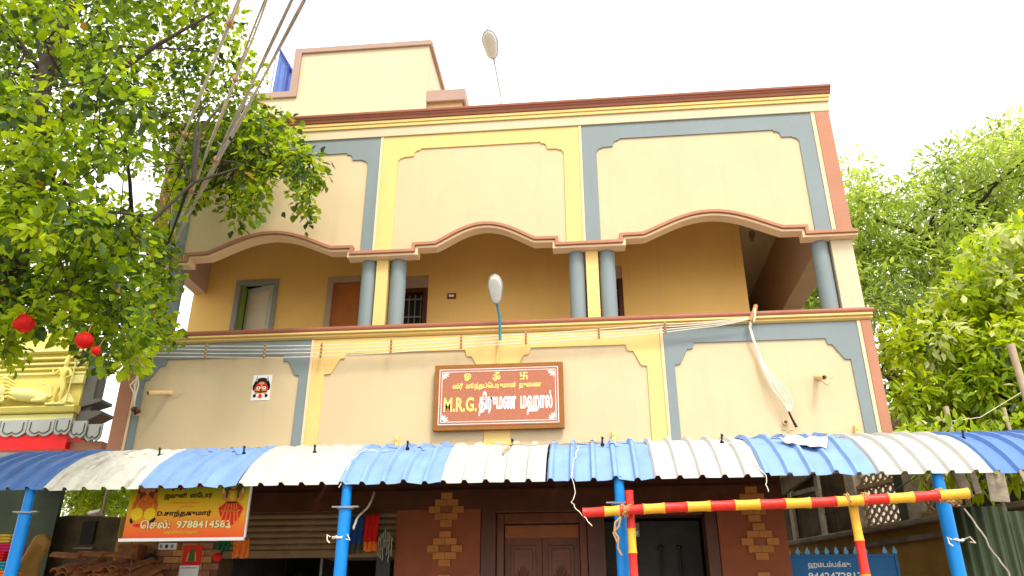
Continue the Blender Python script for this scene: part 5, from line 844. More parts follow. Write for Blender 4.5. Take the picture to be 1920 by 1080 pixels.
string([(-2.10, 7.04, 2.5), (-2.12, 7.2, 2.62), (-2.08, 7.4, 2.74), (-2.06, 7.5, 2.9)], .010, 'plank', 'twisted rope rising behind the blue post to the shutter', 'rope')
string([(3.06, 7.0, 2.60), (3.12, 6.95, 2.40), (3.2, 6.95, 2.2), (3.26, 6.95, 2.1), (3.24, 6.95, 1.9)], .007, 'plank', 'old rope hanging down right of the rightmost blue post', 'rope')
# ------------------------------------------------------------- shop banner, calendar, hanging goods
bn = thing('shop_banner', 'yellow and orange printed shop banner with two deity pictures hung under the awning', 'banner', (-3.95, 7.6, 2.5))
bx0, bx1, bz0, bz1, by = -4.565, -3.335, 2.515, 3.10, 7.6
MB().box(bx0, bx1, by, by + .012, bz0, bz1).build('banner_sheet', mat('banner_print', (.80, .40, .02), .5, .1, 3), bn)
# printed colour fields: dark green and orange corners on a yellow ground, painted as one sheet
bm_ = bpy.data.materials['banner_print']; n_ = bm_.node_tree.nodes; l_ = bm_.node_tree.links
geo = n_.new('ShaderNodeNewGeometry'); sx = n_.new('ShaderNodeSeparateXYZ'); l_.new(geo.outputs['Position'], sx.inputs[0])
rz = n_.new('ShaderNodeMapRange'); rz.inputs[1].default_value = bz0; rz.inputs[2].default_value = bz1; l_.new(sx.outputs['Z'], rz.inputs[0])
cr = n_.new('ShaderNodeValToRGB'); l_.new(rz.outputs[0], cr.inputs[0])
e = cr.color_ramp.elements; e[0].position = .0; e[0].color = (.80, .08, .005, 1); e[1].position = 1; e[1].color = (.10, .16, .01, 1)
for p, c in ((.22, (.84, .20, .01)), (.38, (.84, .42, .01)), (.62, (.78, .52, .01)), (.80, (.42, .42, .01))):
    q = e.new(p); q.color = (*c, 1)
l_.new(cr.outputs[0], n_['Principled BSDF'].inputs['Base Color'])
MB().box(bx0 - .03, bx1 + .005, by - .012, by + .014, bz0 - .03, bz0 - .001).build('banner_rod', 'paper', bn)
MB().box(bx1 + .001, bx1 + .015, by - .012, by + .014, bz0 - .001, bz1).build('banner_rod', 'paper', bn)
LYb = by - .003
lettering('lettering', 'முத்துமணி', bx0 + .30, bx1 - .34, 2.965, 3.085, LYb + .001, 'black', bn, .11)
lettering('lettering', 'முத்துமணி', bx0 + .295, bx1 - .345, 2.97, 3.09, LYb - .003, 'pred', bn, .05)
lettering('lettering', 'ஜவுனி  ஸ்டோர்'.replace('டோ', 'ேடா'), bx0 + .36, bx1 - .38, 2.875, 2.945, LYb, 'black', bn, .05)
lettering('lettering', 'பேண்ட்ஸ்  ரோடு'.replace('பே', 'ேப').replace('ரோ', 'ேரா'), bx0 + .45, bx1 - .50, 2.835, 2.858, LYb, 'porange', bn, .02)
lettering('lettering', 'உரிமையாளர்'.replace('மை', 'ைம'), bx0 + .53, bx1 - .55, 2.80, 2.817, LYb, 'porange', bn, .02)
lettering('lettering', 'D.சாந்தகுமார்', bx0 + .315, bx1 - .36, 2.705, 2.775, LYb, 'black', bn, .07)
lettering('lettering', 'ெசல்:  9788414583', bx0 + .16, bx1 - .15, 2.60, 2.69, LYb + .001, 'pbrown', bn, .12)
lettering('lettering', 'ெசல்:  9788414583', bx0 + .162, bx1 - .152, 2.603, 2.688, LYb - .003, mat('cream_print', (.86, .74, .35), .6, 0), bn, .06)
lettering('lettering', 'ஸ்ரீவில்லிபுத்தூர்', bx0 + .42, bx1 - .47, 2.545, 2.585, LYb, 'plime', bn, .03)
def bflat(polys, y, name, mt): return flat(polys, y, bn, name, mt)
gx = bx0 + .175            # seated elephant headed figure, flat print
bflat([ell(gx, 2.99, .105, .10, 16)], LYb, 'print_shadow', 'pbrown')
bflat([ell(gx, 2.86, .075, .10, 16), ell(gx - .09, 2.92, .02, .06, 10), ell(gx + .09, 2.92, .02, .06, 10), [(gx - .045, 3.05), (gx, 3.11), (gx + .045, 3.05)], ell(gx - .11, 2.85, .02, .05, 10), ell(gx + .11, 2.85, .02, .05, 10)], LYb - .0013, 'print_figure', 'cloth_o')
bflat([ell(gx, 3.02, .042, .048, 14), ell(gx - .055, 3.02, .025, .035, 10), ell(gx + .055, 3.02, .025, .035, 10)], LYb - .0026, 'print_head', 'flesh')
bflat([[(gx - .012, 3.01), (gx + .014, 3.01), (gx + .02, 2.94), (gx - .01, 2.90), (gx - .02, 2.915), (gx + .0, 2.94)]], LYb - .0039, 'print_trunk', 'porange')
bflat([ell(gx - .07, 2.775, .062, .062, 14), ell(gx + .065, 2.775, .062, .058, 14)], LYb - .0026, 'print_legs', 'pyellow')
bflat([[(gx - .135, 2.72), (gx - .12, 2.74), (gx - .09, 2.69), (gx - .12, 2.685)], [(gx + .135, 2.72), (gx + .12, 2.74), (gx + .07, 2.70), (gx + .1, 2.68)]], LYb - .0026, 'print_shade', 'black')
bflat([ell(gx - .02, 2.665, .07, .018, 12)], LYb - .0013, 'print_mat', 'pred')
gx = bx1 - .17             # seated goddess figure, flat print
bflat([ell(gx, 3.0, .115, .10, 18)], LYb, 'print_halo', 'pbrown')
bflat([ell(gx, 3.0, .085, .085, 18)], LYb - .0013, 'print_halo', 'pgreen')
bflat([ell(gx, 3.03, .03, .036, 14), [(gx - .04, 2.99), (gx + .04, 2.99), (gx + .06, 2.86), (gx - .06, 2.86)], ell(gx - .085, 2.94, .018, .05, 10), ell(gx + .085, 2.94, .018, .05, 10)], LYb - .0026, 'print_figure', 'flesh')
bflat([[(gx - .03, 3.05), (gx, 3.10), (gx + .03, 3.05)], ell(gx, 2.93, .03, .04, 12)], LYb - .0039, 'print_crown', 'pyellow')
bflat([[(gx - .05, 2.88), (gx + .05, 2.88), (gx + .125, 2.82), (gx + .10, 2.74), (gx + .04, 2.66), (gx - .05, 2.665), (gx - .10, 2.75), (gx - .125, 2.82)]], LYb - .0026, 'print_skirt', 'pred')
bflat([[(gx + q, 2.87), (gx + q * 1.9, 2.68), (gx + q * 1.9 + .012, 2.68), (gx + q + .008, 2.87)] for q in (-.05, -.025, 0, .025, .045)] + [[(gx - .10, 2.80), (gx + .10, 2.80), (gx + .085, 2.785), (gx - .085, 2.785)]], LYb - .0039, 'print_fold', 'porange')
bflat([ell(gx - .10, 2.985, .014, .03, 8), ell(gx + .10, 2.985, .014, .03, 8), ell(gx, 2.64, .03, .012, 8)], LYb - .0039, 'print_lotus', 'lettery')
for m_ in [o_.data for o_ in bn.children if o_.name.startswith('print_')]:
    for v in m_.vertices: v.co.z -= .03
for x in (-4.50, -3.42):
    string([(x, 7.6, bz1), (x + .02, 7.6, 3.25)], .004, 'cable', ('cord holding up the left end of the banner', 'cord holding up the right end of the banner')[x > -4], 'cord', 'cord')
string([(-4.47, 7.6, 2.49), (-4.44, 7.62, 2.30), (-4.42, 7.62, 2.1)], .005, 'blackm', 'dark cord hanging from the left end of the banner', 'cord', 'cord')

sw = thing('switch_panel', 'white electric socket panel on the brick pier under the banner', 'switch panel', (-5.06, 9.43, 2.6))
MB().box(-5.17, -4.95, 9.40, 9.434, 2.60, 2.675).build('plate', 'paper', sw, bevel=.004)
for i in range(3):
    MB().box(-5.15 + i * .068, -5.12 + i * .068, 9.392, 9.399, 2.615, 2.655).build('switch', 'cloth_g' if i != 1 else 'blackm', sw)
mb = MB()
for k in range(6):
    mb.tube(arc(-5.19, 2.42, .09 + .012 * k, rad(20 + k * 9), rad(330 - k * 5), 16) and [(x, 9.40 - .006 * k, z) for x, z in arc(-5.19, 2.42, .08 + .012 * k, rad(60 + k * 9), rad(380 - k * 5), 16)], .008, 6)
tag(mb.build('wire_coil', 'blackm', None, True), 'coiled black wire hanging on the brick pier below the socket panel', 'wire')
ca = thing('calendar', 'red and white wall calendar hanging on the brick pier below the banner', 'calendar', (-4.73, 9.43, 2.3))
MB().box(-4.86, -4.63, 9.42, 9.43, 2.42, 2.645).build('picture_sheet', 'pred', ca)
MB().box(-4.87, -4.635, 9.415, 9.43, 2.27, 2.418).build('date_sheet', 'paper', ca)
flat([[(-4.80, 2.47), (-4.69, 2.47), (-4.70, 2.53), (-4.72, 2.58), (-4.745, 2.625), (-4.77, 2.58), (-4.79, 2.53)]], 9.419, ca, 'print_figure', 'pgreen')
flat([[(-4.81, 2.465), (-4.79, 2.465), (-4.775, 2.56), (-4.79, 2.57)], [(-4.68, 2.465), (-4.70, 2.465), (-4.715, 2.56), (-4.70, 2.57)]], 9.4175, ca, 'print_border', 'flesh')
lettering('lettering', 'முருகன்', -4.80, -4.70, 2.435, 2.46, 9.419, 'pbrown', ca, .04)
lettering('lettering', 'டெக்ஸ்டைல்ஸ்'.replace('டெ', 'ெட').replace('டை', 'ைட'), -4.845, -4.66, 2.385, 2.405, 9.414, 'pbrown', ca, .03)

def hanging(name, x0, x1, z0, z1, y, mt, label, band=None, seed=1, cat='cloth', waves=3):
    n, m_ = 13, 9; vs = []
    for i in range(n):
        for j in range(m_):
            u, v = i / (n - 1), j / (m_ - 1)
            vs.append((x0 + (x1 - x0) * u + .006 * math.sin(v * 5 + seed), y + .014 * math.sin(u * waves * 6.28 + seed + v) * (.4 + v) + .01 * v, z1 - (z1 - z0) * v + .006 * math.sin(u * 9 + seed)))
    mb = MB(); fs = [(i * m_ + j, i * m_ + j + 1, (i + 1) * m_ + j + 1, (i + 1) * m_ + j) for i in range(n - 1) for j in range(m_ - 1)]
    mb.add(vs, fs)
    if band: mb.m = [1 if (k % (m_ - 1)) >= m_ - 3 else 0 for k in range(len(fs))]
    o = mb.build(name, [mt, band] if band else mt, None, True); s_ = o.modifiers.new('s', 'SOLIDIFY'); s_.thickness = .012
    return tag(o, label, cat)
hanging('hanging_towel', -2.86, -2.68, 2.53, 2.95, 9.36, 'cloth_b', 'dark blue towel hanging in the shop opening', 'greyint', 1, 'towel')
hanging('hanging_towel', -2.65, -2.49, 2.55, 2.97, 9.36, 'cloth_r', 'red towel with an orange hem hanging in the shop opening', 'cloth_o', 2, 'towel')
gs = thing('hanging_garlands', 'bunch of pale green and black beaded strips hanging at the shop side', 'garland', (-2.41, 9.36, 2.9))
for k in range(7):
    xx = -2.47 + k * .025; z1 = 2.80 - .03 * abs(k - 3); L = .22 + .05 * (k % 3)
    pts = [(xx + .004 * math.sin(q * 1.7 + k), 9.35 - .01 * (k % 2), z1 - L * q / 8) for q in range(9)]
    MB().tube(pts, [.009 if q % 2 else .006 for q in range(9)], 6).build('garland_strip', 'cloth_g' if k % 2 else 'plank', gs)
MB().box(-2.49, -2.33, 9.37, 9.40, 2.25, 2.66).build('black_cloth', 'blackm', gs)
hanging('hanging_cloth', -2.44, -2.34, 2.0, 2.26, 9.36, 'cloth_r', 'folded red cloth below the beaded strips at the shop side', 'paper', 3)
hanging('hanging_cloth', -3.88, -3.70, 2.42, 2.62, 8.6, 'cloth_o', 'orange patterned cloth hanging below the right end of the banner', 'cloth_o', 5)
hanging('hanging_cloth', -4.08, -3.93, 2.50, 2.64, 8.6, mat('green_cloth', (.01, .13, .04), .9, .1, 9), 'green cloth hanging below the banner beside the calendar', None, 6)
tag(MB().ball((-4.03, 8.58, 2.43), (.05, .05, .045)).build('red_bag', 'cloth_r', None, True), 'small red bag hanging under the green cloth', 'bag')
rk = thing('display_rack', 'grey metal display rack standing inside the shop behind the towels', 'rack', (-2.6, 10.6, 0))
for x in (-3.55, -2.50): MB().box(x - .015, x + .015, 10.6, 10.63, 0, 2.92).build('rack_post', 'lampm', rk)
for z in (2.12, 2.60, 2.90): MB().box(-3.53, -2.52, 10.6, 11.0, z, z + .025).build('rack_shelf', 'lampm', rk)
MB().box(-3.3, -2.60, 10.63, 10.9, 1.6, 2.11).build('rack_board', 'conc', rk)
tag(MB().box(-2.95, -2.70, 10.3, 10.5, 2.0, 2.24).build('black_case', 'blackm', None, bevel=.03), 'black box in front of the shop rack', 'box')
ho = thing('garments_on_rail', 'row of dark garments hanging deep inside the shop', 'clothes', (-3.7, 11.6, 1.8))
for k, (x, w, z0) in enumerate(((-4.5, .2, 2.3), (-4.2, .24, 1.9), (-3.8, .2, 2.2), (-3.55, .22, 2.05))):
    MB().prism([(x - w / 2, z0), (x - w / 2, z0 + .5), (x - .04, z0 + .62), (x + .04, z0 + .62), (x + w / 2, z0 + .5), (x + w / 2, z0)], 11.6, 11.66).build('garment', 'dark' if k % 2 else 'blackm', ho, bevel=.01)
MB().tube([(-4.8, 11.63, 2.94), (-3.3, 11.63, 2.94)], .015, 8).build('rail', 'steel', ho)

# ------------------------------------------------------------- left under the awning
wl_ = thing('boundary_wall', 'old dark stained wall with an ochre rounded end pillar left of the hall', 'wall', (-6.2, 9.7, 0))
mb = MB().prism([(-6.95, 0), (-6.95, 3.02), (-6.6, 3.06), (-6.2, 3.05), (-5.86, 3.02), (-5.86, 0)], 9.68, 9.86)
mb.build('wall', 'oldwall', wl_, bevel=.02)
MB().prism([(-5.855, 0), (-5.855, 3.02), (-5.72, 3.035), (-5.60, 3.0), (-5.50, 2.92), (-5.255, 2.90), (-5.255, 0)], 9.62, 9.9).build('end_pillar', 'ochrewall', wl_, bevel=.02)
MB().box(-5.40, -5.33, 9.60, 9.618, 1.8, 2.55).build('slot', 'dark', wl_)
MB().box(-6.36, -6.18, 9.655, 9.679, 2.70, 2.98).build('niche', 'dark', wl_, bevel=.01)
MB().box(-6.40, -6.14, 9.62, 9.679, 2.64, 2.66).build('niche_sill', 'conc', wl_)
tag(MB().box(-7.6, -6.62, 9.5, 9.56, 0, 3.7).build('sheet_door', 'tarp', None), 'tall dark sheet door behind the leftmost blue post', 'door')
tag(MB().box(-9.5, -7.52, 9.9, 10.0, 0, 3.2).build('side_wall', 'oldwall', None), 'dark wall at the far left behind the stacked cloths', 'wall')
sp = thing('street_stall_post', 'thin wooden post with a pink wrapped foot behind the old left wall', 'post', (-6.45, 10.3, 3))
MB().tube([(-6.50, 10.2, 2.0), (-6.46, 10.2, 3.6)], .02, 8).build('pole', 'plank', sp, True)
MB().tube([(-6.62, 10.15, 3.13), (-6.46, 10.15, 3.16)], .045, 8).build('wrap', 'cloth_w', sp, True)
# figure: squat rounded idol
vs = [(0, .0, .15), (.0, .1, .155), (.02, .22, .13), (.05, .30, .10), (.06, .40, .085), (.07, .46, .075)]
id_ = thing('stone_idol', 'mustard coloured rounded idol with a disc shaped head beside the tile stack', 'statue', (-6.1, 8.5, 2.15))
MB().tube([(-6.16, 8.5, 1.6), (-6.16, 8.5, 2.15), (-6.14, 8.5, 2.3), (-6.10, 8.5, 2.40), (-6.06, 8.5, 2.5), (-6.05, 8.5, 2.56)], [.16, .17, .14, .10, .10, .09], 16).build('body', 'ochrewall', id_, True)
MB().tube([(-6.02, 8.44, 2.58), (-6.02, 8.52, 2.58)], [.10, .10], 22).build('head_disc', 'ochrewall', id_, True, bevel=.02)
# folded cloths
rk2 = thing('cloth_stand', 'wooden stand carrying stacked folded cloths at the far left', 'stand', (-6.2, 7.9, 0))
MB().box(-6.55, -5.86, 7.8, 8.15, 1.86, 1.90).build('shelf', 'wood', rk2)
for x in (-6.5, -5.9): MB().box(x - .03, x + .03, 7.85, 7.91, 0, 1.858).build('leg', 'wood', rk2)
cols = [('cloth_y', 'mustard'), ('cloth_r', 'red'), ('paper', 'white'), ('cloth_o', 'orange'), ('cloth_t', 'teal'), ('cloth_r', 'dark red'), ('cloth_p', 'magenta'), ('cloth_y', 'golden')]
where = ['lowest in the stack', 'second from the bottom', 'third from the bottom', 'fourth from the bottom', 'in the middle of the stack', 'third from the top', 'second from the top', 'topmost']
z = 1.902
for k, ((mt, cn), w_) in enumerate(zip(cols, where)):
    h = .088
    pr = [(7.82 + .02 * (k % 3), z + h * .5)] + []
    mb = MB(); xx = -6.42 + .02 * (k % 2)
    for q in range(3):
        mb.box(xx, -5.90 - .02 * (k % 3) + .02 * (k < 5), 7.84, 8.10, z + q * h / 3 + .001, z + (q + 1) * h / 3 - .003)
    tag(mb.build('folded_cloth', mt, None, bevel=.012), f'{cn} folded cloth, {w_} at the far left', 'cloth', 'folded cloths stacked at the far left')
    z += h
# roof tiles
pf = tag(MB().box(-6.05, -4.95, 8.75, 9.35, 0, 2.18).build('tile_platform', 'oldwall', None, bevel=.02), 'dark masonry block carrying the loose clay tiles', 'platform')
tn = 8; tv = []
tm = MB()
ring = [(.075 * math.cos(math.pi * i / tn), .06 * math.sin(math.pi * i / tn)) for i in range(tn + 1)]
inn = [(.062 * math.cos(math.pi * i / tn), .048 * math.sin(math.pi * i / tn)) for i in range(tn, -1, -1)]
tm.prism(ring + inn, -.19, .19); tme = tm.mesh('roof_tile', 'tile')
R = random.Random(4)
for k in range(26):
    o = link('roof_tile', tme); r = k // 9; q = k % 9
    o.location = (-5.95 + q * .115 + .03 * (r % 2), 8.98 + R.uniform(-.04, .04), 2.20 + r * .075 + R.uniform(0, .02))
    o.rotation_euler = (rad(R.uniform(12, 30)), rad(R.uniform(-14, 14)), rad(R.uniform(-35, 20)))
    tag(o, 'curved clay roof tile in the loose pile beside the old wall', 'roof tile', 'clay roof tiles in the pile')
for k, (x, y, z_, a) in enumerate(((-5.92, 8.85, 2.46, 82), (-5.62, 8.85, 2.47, 75), (-5.35, 8.86, 2.46, 95))):
    o = link('roof_tile', tme); o.location = (x, y, z_); o.rotation_euler = (rad(4), 0, rad(a))
    tag(o, ['leftmost tile lying crosswise on top of the pile', 'middle tile lying crosswise on top of the pile', 'right tile lying crosswise on top of the pile'][k], 'roof tile', 'clay roof tiles in the pile')
tag(MB().box(-5.62, -5.36, 9.3, 9.5, 2.42, 2.66).box(-5.62, -5.36, 9.28, 9.299, 2.62, 2.64).build('clay_box', 'tile', None, bevel=.01), 'orange brown clay block standing behind the tile pile', 'block')

# ------------------------------------------------------------- blue gate
gt = thing('blue_gate', 'blue sheet metal gate with spear points and hand painted Tamil writing', 'gate', (2.76, 9.6, 0))
MB().box(2.19, 3.345, 9.60, 9.61, .1, 2.47).build('sheet', 'gate', gt)
mb = MB().box(2.175, 2.205, 9.585, 9.62, .05, 2.49).box(3.33, 3.36, 9.585, 9.62, .05, 2.49).box(2.206, 3.329, 9.585, 9.62, 2.462, 2.49).box(2.206, 3.329, 9.585, 9.62, .1, .13)
mb.build('gate_frame', 'gate', gt, bevel=.003)
for i in range(12):
    x = 2.19 + i * .105
    if i in (9,): continue
    MB().prism([(x - .016, 2.491), (x - .027, 2.515), (x, 2.578), (x + .027, 2.515), (x + .016, 2.491)], 9.597, 9.606).build('spear_point', 'gatep', gt)
lettering('lettering', 'ஹமடம்பக்கு:', 2.385, 2.85, 2.335, 2.42, 9.598, 'letterw', gt, .02)
lettering('lettering', '9442472817', 2.375, 2.96, 2.225, 2.30, 9.598, 'letterw', gt, .03)

# ------------------------------------------------------------- neighbour's old house on the right
NB = Matrix.Translation((3.3, 15.3, 0)) @ Matrix.Rotation(math.atan2(-.908, .418), 4, 'Z')
nh = thing('old_house', 'old brown house with breeze block screens and a plank balcony right of the hall', 'house', (3.3, 15.3, 0))
def nbuild(mb, name, mt, **k):
    o = mb.build(name, mt, None, **k); o.data.transform(NB); o.parent = nh; o.matrix_parent_inverse = Matrix.Translation(-Vector(nh.location)); return o
nbuild(MB().box(-.6, 6.2, 0, .2, 0, 3.12), 'lower_wall', 'ochrewall')
nbuild(MB().box(-.6, 6.2, -.16, .25, 3.123, 3.20), 'ledge', 'conc', bevel=.015)
nbuild(MB().box(-.6, 6.2, -.06, -.003, 2.92, 3.0), 'ledge_band', 'conc', bevel=.015)
nbuild(MB().box(-.6, 2.10, .02, .15, 3.203, 4.6), 'shuttered_bay', 'oldwall')
for a in (.55, 1.30, 2.02): nbuild(MB().box(a, a + .09, -.05, .018, 3.203, 4.6), 'bay_post', 'plank', bevel=.008)
nbuild(MB().box(.64, 1.30, -.03, .018, 3.95, 4.02), 'bay_rail', 'plank')
nbuild(MB().box(2.12, 2.24, -.06, .16, 3.203, 4.7), 'pillar', 'plank', bevel=.01)
nbuild(MB().box(3.02, 3.24, -.02, .2, 3.203, 4.7), 'pillar', 'tarp')
nbuild(MB().box(3.245, 3.44, -.08, .16, 3.203, 4.7), 'pillar', 'plank', bevel=.01)
nbuild(MB().box(2.245, 3.018, 0, .12, 3.203, 3.24).box(2.245, 3.018, -.02, .12, 3.80, 3.86), 'screen_rail', 'jaali')
# a breeze block: four curved ribs round an open lens shape
jb = MB(); hw = .064
for s1 in (-1, 1):
    pts = [(s1 * (hw - .045 * math.sin(math.pi * i / 8)), 0, -hw + 2 * hw * i / 8) for i in range(9)]
    jb.tube([(p[0], 0, p[2]) for p in pts], .013, 4)
    jb.tube([(p[2], 0, p[0]) for p in pts], .013, 4)
jme = jb.mesh('breeze_block', 'jaali'); jme.transform(Matrix.Scale(4.0, 4, (0, 1, 0)) if False else Matrix.Identity(4))
def jaali(s0, s1, z0, z1):
    nx = int((s1 - s0) / .13); nz = int((z1 - z0) / .13)
    for i in range(nx):
        for j in range(nz):
            o = link('breeze_block', jme, nh)
            loc = NB @ Vector((s0 + (i + .5) * (s1 - s0) / nx, .06, z0 + (j + .5) * (z1 - z0) / nz))
            o.location = loc; o.rotation_euler = (0, 0, math.atan2(-.908, .418)); o.scale = (1, 2.2, 1.0)
jaali(2.25, 3.01, 3.245, 3.80); jaali(2.25, 3.01, 3.865, 4.5); jaali(3.45, 4.10, 3.30, 4.5)
nbuild(MB().box(3.445, 4.2, 0, .12, 3.203, 3.29), 'screen_rail', 'jaali')
for k, a in enumerate((4.12, 4.34, 4.50, 4.75, 4.93)): nbuild(MB().box(a, a + (.17, .12, .2, .14, .2)[k], -.10 - .01 * (k % 2), -.05, 3.36 + .07 * (k % 3), 4.6), 'plank', 'plank', bevel=.006)
nbuild(MB().box(4.1, 6.2, .05, .1, 3.203, 4.6), 'balcony_back', 'tarp')
nbuild(MB().prism([(-.6, 3.9), (.6, 4.0), (2.0, 4.35), (2.0, 4.75), (-.6, 4.75)], -.14, -.061), 'sloping_eave', 'conc')
MB().box(5.0, 9.0, 16.5, 16.7, 0, 5.6).build('pale_backdrop', 'paper', nh)  # pale wall added so the breeze block gaps look backlit
tag(MB().tube([(2.9, 10.5, 3.05), (3.6, 10.4, 3.22), (4.5, 10.2, 3.75)], .008, 5).build('service_wire', 'blackm', None, True), 'thin black wire slanting across the breeze block screen', 'wire')
# dark sheets and hung boards right
ts = thing('sheet_fence', 'dark green corrugated sheet fence behind the rightmost blue post', 'fence', (4.2, 9.0, 0))
for k in range(3):
    x0 = 3.80 + k * .55; mb = MB(); vs = []; n = 25
    for i in range(n):
        u = i / (n - 1); vs += [(x0 + u * .54, 9.0 - .25 * k * 0 + .022 * math.sin(u * 6.28 * 5), .0), (x0 + u * .54, 9.0 + .022 * math.sin(u * 6.28 * 5), 2.90 - .05 * k)]
    o = mb.add(vs, [(2 * i, 2 * i + 2, 2 * i + 3, 2 * i + 1) for i in range(n - 1)]).build('sheet', 'tarp', ts, True)
    s_ = o.modifiers.new('s', 'SOLIDIFY'); s_.thickness = .004
for k, (x, w, z0, z1, ang) in enumerate(((3.96, .12, 3.0, 3.5, -9), (4.12, .07, 3.05, 3.5, -4), (4.38, .20, 2.96, 3.5, 3), (4.62, .10, 3.05, 3.5, -12))):
    o = MB().box(-w / 2, w / 2, -.012, .012, -(z1 - z0), 0).build('hanging_board', 'plank', None, bevel=.004); o.location = (x, 9.1, z1); o.rotation_euler.y = rad(ang)
    tag(o, ['leftmost grey weathered board hanging above the green sheets', 'narrow grey board hanging beside the right post', 'wide grey weathered board above the green sheets', 'rightmost tilted grey board above the green sheets'][k], 'board', 'weathered boards above the green sheets')

# ------------------------------------------------------------- temple on the left
tp = thing('temple', 'yellow temple gateway with relief figures above a grey petal eave and red band', 'temple', (-10.5, 12, 0))
TX = -8.43
mb = MB().box(-14, TX, 12.0, 12.28, 4.86, 6.15); mb.build('parapet_block', 'tyellow', tp)
MB().box(-14, TX + .02, 11.90, 11.998, 4.86, 5.02).build('plinth', 'tpale', tp)
MB().prismx([(11.998, 5.023), (11.84, 5.05), (11.80, 5.12), (11.84, 5.15), (11.998, 5.17)], -14, TX + .06).build('moulding', 'tyellow', tp)
for i, z in enumerate((5.72, 5.80, 5.88, 5.97)):
    MB().prismx([(11.999, z), (11.96 - .025 * i, z + .012), (11.96 - .025 * i, z + .045), (11.999, z + .058)], -14, TX + .02 + .01 * i).build('moulding', 'tyellow' if i % 2 else 'tpale', tp)
MB().box(-14, TX + .06, 11.86, 12.1, 6.10, 6.20).build('cornice', 'tpale', tp, bevel=.01)
for x, w in ((-9.05, .42), (-9.9, .5), (-10.9, .6)):
    MB().prism([(x - w, 6.202)] + [(x + w * math.cos(t), 6.202 + .30 * math.sin(t) ** .8 + .03 * math.cos(6 * t)) for t in [math.pi * (1 - i / 14) for i in range(1, 14)]] + [(x + w, 6.202)], 11.95, 12.1).build('cornice_scroll', 'tyellow', tp, bevel=.01)
MB().prism([(-10.0, 5.17), (-9.85, 5.17), (-9.72, 5.72), (-9.80, 5.72)], 11.86, 11.998).build('pilaster', 'tyellow', tp, bevel=.01)
MB().box(-8.80, TX + .03, 11.93, 11.998, 5.55, 5.70).build('capital', 'tpale', tp, bevel=.01)
# grey side of the block
mb = MB().box(TX + .003, TX + .20, 12.04, 12.30, 4.62, 5.95)
mb.build('side_face', 'tgrey', tp)
MB().box(TX + .203, TX + .215, 12.1, 12.25, 5.32, 5.85).build('side_panel', 'tgrey', tp)
for z, w in ((5.24, .16), (5.86, .06)):
    MB().prism([(TX + .03, z - .10), (TX + .22 + w, z), (TX + .22 + w, z + .05), (TX + .03, z + .05)], 11.99, 12.34).build('side_moulding', 'tgrey', tp, bevel=.005)
MB().prism([(TX + .03, 4.84), (TX + .20, 4.90), (TX + .44, 5.03), (TX + .44, 5.08), (TX + .03, 5.08)], 11.98, 12.34).build('side_moulding', 'tgrey', tp, bevel=.005)
# eave of carved petals over the red band
MB().prismx([(11.998, 4.86), (11.75, 4.80), (11.62, 4.66), (11.62, 4.60), (11.998, 4.60)], -14, TX + .05).build('eave', 'tstone', tp)
MB().box(-14, TX + .22, 11.60, 12.2, 4.37, 4.597).build('red_band', 'tred', tp)
MB().box(TX + .222, TX + .75, 11.7, 12.6, 4.36, 4.50).build('red_band', 'terracotta', tp)
def petal(x0, w, y=11.60, tiltx=0, mir=1):
    mb = MB(); n = 10
    outer = [(x0 + w * i / n, 4.635 - .045 * abs(math.sin(math.pi * 2 * i / n)) - .03 * math.sin(math.pi * i / n)) for i in range(n + 1)]
    poly = [(x0 + .0, 4.84), *outer[0:], (x0 + w, 4.84)]
    mb.prism(poly, y - .03, y)
    ins = [(x0 + w * (.12 + .76 * i / n), 4.665 - .035 * abs(math.sin(math.pi * 2 * i / n)) - .02 * math.sin(math.pi * i / n)) for i in range(n + 1)]
    mb.tube([(x, y - .035, z) for x, z in [(x0 + .12 * w, 4.80)] + ins + [(x0 + .88 * w, 4.80)]], .010, 5, mi=1)
    return mb.build('eave_petal', ['tstone', 'tgrey'], tp)
for k in range(9): petal(TX - .02 - .46 * (k + 1) - .0, .44, 11.60)
for k in range(3):
    o = petal(TX + .0 + .25 * k, .27, 11.57 + .03 * k); o.location = (0, 0, .01 - .05 * k)
for k in range(9):
    a = rad(35 + k * 13); MB().tube([(TX + .27, 11.75, 4.66), (TX + .27 + .14 * math.cos(a) + .05, 11.72, 4.66 + .13 * math.sin(a)), (TX + .3 + .34 * math.cos(a), 11.70, 4.62 + .20 * math.sin(a) - .03)], [.006, .005, .002], 4).build('finial_leaf', 'tgrey', tp, True)

def skin(name, joints, edges, mt, parent, sub=2):
    me = bpy.data.meshes.new(name); me.from_pydata([j[0] for j in joints], edges, [])
    o = bpy.data.objects.new(name, me); COL.objects.link(o)
    m1 = o.modifiers.new('skin', 'SKIN'); m1.use_smooth_shade = True
    for i, j in enumerate(joints):
        r = j[1]; me.skin_vertices[0].data[i].radius = (r, r)
    me.skin_vertices[0].data[0].use_root = True
    s_ = o.modifiers.new('sub', 'SUBSURF'); s_.levels = sub; s_.render_levels = sub
    bpy.context.view_layer.update()
    dg = bpy.context.evaluated_depsgraph_get(); nm = bpy.data.meshes.new_from_object(o.evaluated_get(dg)); nm.name = name
    bpy.data.objects.remove(o); nm.materials.clear(); nm.materials.append(M[mt])
    return link(name, nm, parent)
